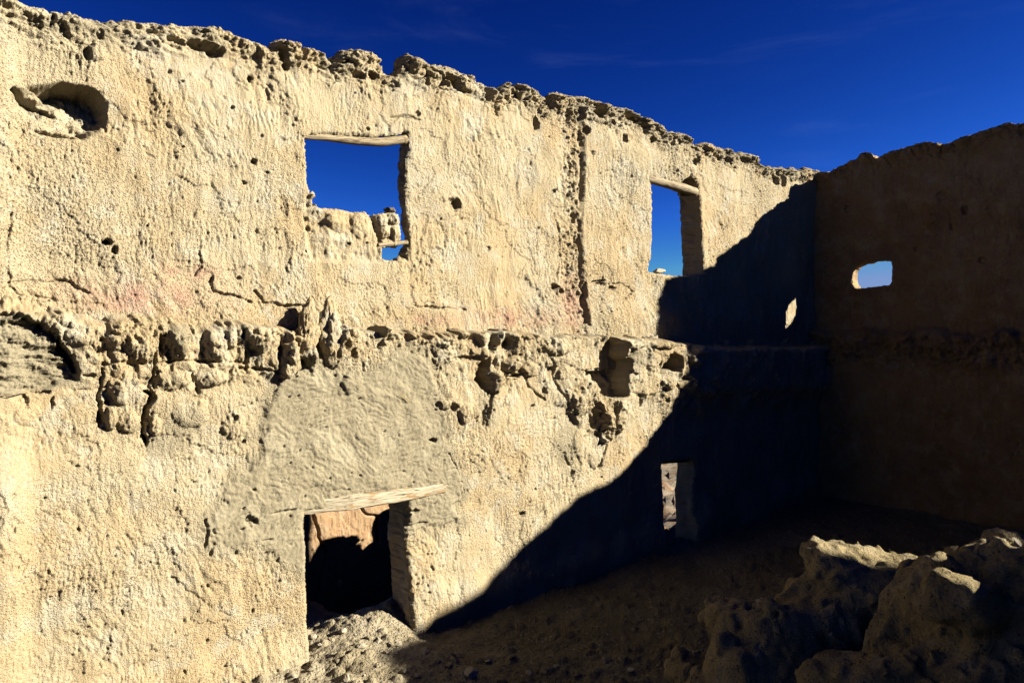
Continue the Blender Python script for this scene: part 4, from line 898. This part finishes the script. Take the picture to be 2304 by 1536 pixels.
# the big flat-topped block lying on the stump, sloping towards the camera
bc = depth_pt(1972, 1296, 4.98); lo = bc - np.array([0.75, 0.75, 0.45]); hh = 0.016; g_ = [np.arange(lo[k], lo[k] + (1.5, 1.5, 0.9)[k], hh) for k in range(3)]
X3, Y3, Z3 = np.meshgrid(*g_, indexing='ij'); f = np.ones(X3.shape)
ex = (X3 - bc[0]) * rgt[0] + (Y3 - bc[1]) * rgt[1]; ey = (X3 - bc[0]) * fwd_h[0] + (Y3 - bc[1]) * fwd_h[1]; ez = Z3 - bc[2]
ez2 = ez + 0.16 * np.clip(ex, -1, 1)
d = (((np.abs(ex + 0.02) / 0.42) ** 3.2 + (np.abs(ey + 0.05) / 0.38) ** 3.2 + (np.abs(ez2) / 0.21) ** 3.2) ** (1 / 3.2) - 1) * 0.2
top_ = ez2 - 0.115 - np.clip(0.30 * (ey - 0.02), -0.4, 0.03)
d = np.log(np.exp(np.clip(d, -1, 1) * 60) + np.exp(np.clip(top_ * 0.9, -1, 1) * 60)) / 60
f = d + 0.022 * fbm3(X3 * 5, Y3 * 4, Z3 * 4, 611, 3, 0.55) + 0.012 * fbm3(X3 * 17, Y3 * 17, Z3 * 17, 612, 2, 0.7) - 0.025 * np.abs(fbm3(X3 * 7, Y3 * 7, Z3 * 7, 613, 2))
f[0] = f[-1] = 1; f[:, 0] = f[:, -1] = 1; f[:, :, 0] = 1; f[:, :, -1] = 1
V, Q = surface_nets(f, lo, hh); A = np.zeros((len(V), 3)); A[:, 2] = 1
o = mesh_obj('clay_block', V, Q.ravel(), np.full(len(Q), 4), M_MOUND, None, A); tag(o, 'large flat-topped clay block, sunlit on top, on the foreground stump', 'block')
del X3, Y3, Z3, f

# ------------------------------------------------------------------ loose blocks and stones
import bmesh
def rock_mesh(name, sub, sx, sy, sz, seed, mat, rough=0.25, facets=6):
    bm = bmesh.new(); bmesh.ops.create_icosphere(bm, subdivisions=sub, radius=1)
    co = np.array([v.co[:] for v in bm.verts]); rnd = np.random.RandomState(seed)
    for k in range(facets):                       # planed faces
        n = rnd.normal(size=3); n /= np.linalg.norm(n); d = rnd.uniform(0.55, 0.85); ex = np.clip(co @ n - d, 0, None); co -= np.outer(ex * 0.9, n)
    ln = np.linalg.norm(co, axis=1, keepdims=True)
    co *= 1 + rough * fbm3(co[:, 0] * 1.6 + seed, co[:, 1] * 1.6, co[:, 2] * 1.6, seed, 5, 0.55)[:, None] * 0.6
    co *= np.array([sx, sy, sz]) 
    for v, c in zip(bm.verts, co): v.co = c
    me = bpy.data.meshes.new(name); bm.to_mesh(me); bm.free(); me.materials.append(mat)
    for p in me.polygons: p.use_smooth = sub > 3
    return me
def rock(name, loc, size, seed, mat, label, cat='stone', group=None, rot=0, sub=4, tilt=(0, 0), **k):
    o = bpy.data.objects.new(name, rock_mesh(name, sub, *size, seed, mat, **k)); COL.objects.link(o); o.location = loc; o.rotation_euler = (tilt[0], tilt[1], rot)
    return tag(o, label, cat, group)
rock('stone', depth_pt(2150, 1246, 4.22), (0.07, 0.06, 0.045), 8, M_MOUND, 'rounded brown stone half sunk in the foreground stump, beside the sunlit block', 'stone', sub=4)
rock('stone', depth_pt(2283, 1222, 4.02), (0.045, 0.04, 0.04), 10, M_STONE, 'pale pebble on the stump crest at the right edge of the photo', 'stone', sub=4)
rock('stone', depth_pt(1708, 1352, 4.72), (0.028, 0.025, 0.018), 11, M_STONE, 'tiny pale pebble at the lower end of the stump crest', 'stone', sub=3)
rock('stone', depth_pt(1872, 1428, 4.45), (0.025, 0.022, 0.022), 12, M_STONE, 'small light grey pebble set in the stump face', 'stone', sub=3)
# stones on the window sills
x, z = onY(880, 472, 0.36); rock('stone', (x, 0.38, z), (0.085, 0.06, 0.05), 21, M_DSTONE, 'dark grey stone on the clay sill of the left upper window', 'stone', sub=4)
x, z = onY(1484, 610, 0.42); rock('flat_stone', (x, 0.42, z), (0.21, 0.12, 0.05), 22, M_STONE, 'flat pale slab lying on the sill of the right upper window', 'stone', sub=4, rot=0.3, tilt=(0, -0.14))
# stones strewn on the courtyard floor
def hit_ground(px, py):
    d = ray(px, py); t = 4.0
    for _ in range(4000):
        p = CAM + d * t
        if p[2] < float(gnd(p[0], p[1])): return p
        t += 0.01
    return p
rnd = random.Random(4)
protos = [rock_mesh('stone', 3, 1, 0.8, 0.6, 30 + k, M_STONE if k % 3 else M_GROUND) for k in range(6)]
spots = [(745,1440),(772,1421),(800,1428),(830,1436),(852,1442),(868,1470),(880,1452),(812,1455),(735,1470),(760,1490),(720,1450),(790,1405),(842,1412),(896,1448),(704,1432),(850,1500),(820,1520),(780,1528),(700,1505),(715,1528),(660,1520),(680,1535),(930,1475),(955,1468),(985,1488),(910,1510),(940,1520),(1010,1500),(1060,1515),(1100,1490),(1155,1480),(1190,1515),(1250,1500),(1300,1520),(1360,1490),(1420,1512),(1480,1500)]
words_ = ['just inside the left doorway', 'on the sunlit rubble by the doorway', 'in the shade of the courtyard floor']
for k, (x, y) in enumerate(spots):
    p = hit_ground(x, y); s = rnd.uniform(0.022, 0.065) * (1.5 if k % 7 == 0 else 1)
    o = bpy.data.objects.new('stone', protos[k % 6]); COL.objects.link(o); o.location = (p[0], p[1], p[2] + s * 0.2)
    o.scale = (s, s * rnd.uniform(.8, 1.1), s * rnd.uniform(.7, 1)); o.rotation_euler = (rnd.uniform(-.3, .3), rnd.uniform(-.3, .3), rnd.uniform(0, 6))
    tag(o, 'small loose stone lying on the rubble floor in front of the left doorway' if k < 22 else 'small loose stone lying in shade on the courtyard floor', 'stone', 'stones strewn over the sunlit doorway rubble' if k < 22 else 'stones strewn over the shaded courtyard floor')
# the two pointed clay spires left standing on the ledge
def spire(px_tip, py_tip, px_base, py_base, y, w_, seed):
    xt, zt = onY(px_tip, py_tip, y); xb, zb = onY(px_base, py_base, y)
    bm = bmesh.new(); bmesh.ops.create_icosphere(bm, subdivisions=5, radius=1)
    co = np.array([v.co[:] for v in bm.verts]); t = (co[:, 2] + 1) / 2
    wd = w_ * (1.35 - 0.75 * t)
    n = fbm3(co[:, 0] * 1.7 + seed, co[:, 1] * 1.7, co[:, 2] * 3.2, seed, 5, 0.6); ridge = np.abs(fbm3(co[:, 0] * 2.5, co[:, 1] * 2.5, co[:, 2] * 1.2 + seed, seed + 5, 3))
    k = 1 + 0.26 * n - 0.16 * ridge + 0.07
    X = co[:, 0] * wd * k + xb + (xt - xb) * t; Y = co[:, 1] * wd * 0.9 * k + y + 0.10 * t; Z = zb + (zt - zb) * (t + 0.03 * n)
    for v, a, b, c in zip(bm.verts, X, Y, Z): v.co = (a - main.location[0], b - main.location[1], c)
    me = bpy.data.meshes.new('spire'); bm.to_mesh(me); bm.free(); me.materials.append(M_WALL)
    for p in me.polygons: p.use_smooth = True
    at = me.attributes.new('tint', 'FLOAT_COLOR', 'POINT'); at.data.foreach_set('color', np.tile([0, 0, .4, 1], (len(me.vertices), 1)).astype(np.float32).ravel())
    o = bpy.data.objects.new('spire', me); COL.objects.link(o); o.parent = main; return o
tag(spire(706, 668, 690, 790, -0.02, 0.12, 3), 'pointed clay spire on the ledge')
tag(spire(748, 668, 744, 800, -0.04, 0.14, 9), 'pointed clay spire on the ledge')
tag(spire(668, 745, 650, 850, -0.08, 0.09, 14), 'low clay knob beside the spires')
# dry grass beyond the threshold
def tuft(loc, seed, label):
    rs_ = np.random.RandomState(seed); V = []; Fc = []
    for k in range(46):
        a = rs_.uniform(0, 6.28); r = rs_.uniform(0, 0.05); h = rs_.uniform(0.06, 0.17); ln = rs_.uniform(0.2, 1.0) * h; w_ = 0.0035
        b = np.array([r * math.cos(a), r * math.sin(a), 0]); d_ = np.array([math.cos(a), math.sin(a), 0]); q = np.array([-math.sin(a), math.cos(a), 0]) * w_
        p1 = b + d_ * ln * 0.35 + np.array([0, 0, h * 0.6]); p2 = b + d_ * ln + np.array([0, 0, h]); n0 = len(V)
        V += [tuple(b - q), tuple(b + q), tuple(p1 + q * .7), tuple(p1 - q * .7), tuple(p2)]; Fc += [(n0, n0 + 1, n0 + 2, n0 + 3), (n0 + 3, n0 + 2, n0 + 4)]
    me = bpy.data.meshes.new('grass_tuft'); me.from_pydata(V, [], Fc); me.materials.append(M_GRASS)
    o = bpy.data.objects.new('grass_tuft', me); COL.objects.link(o); o.location = loc; return tag(o, label, 'plant')
tuft(hit_ground(778, 1362), 1, 'dry orange grass tuft beyond the threshold of the left doorway, nearer its centre')
tuft(hit_ground(815, 1364), 2, 'dry grass tuft beyond the left doorway, beside the jamb')
# twig sticking out of the wall
o = beam('twig', [W(-30, 893, -.10), W(40, 886, -.12), W(88, 872, -.06)], [.008, .006, .004], M_LOG, None, seed=31, n=6); tag(o, 'thin dry twig poking from the broken grey clay at the left edge', 'twig')
o = beam('straw', [W(898, 888, -.045), W(922, 902, -.05)], [.006, .005], M_GRASS, None, seed=32, n=6); tag(o, 'short thick straw stuck in the grey clay patch', 'straw')
# broken slab edge at the foot of the wall, bottom left
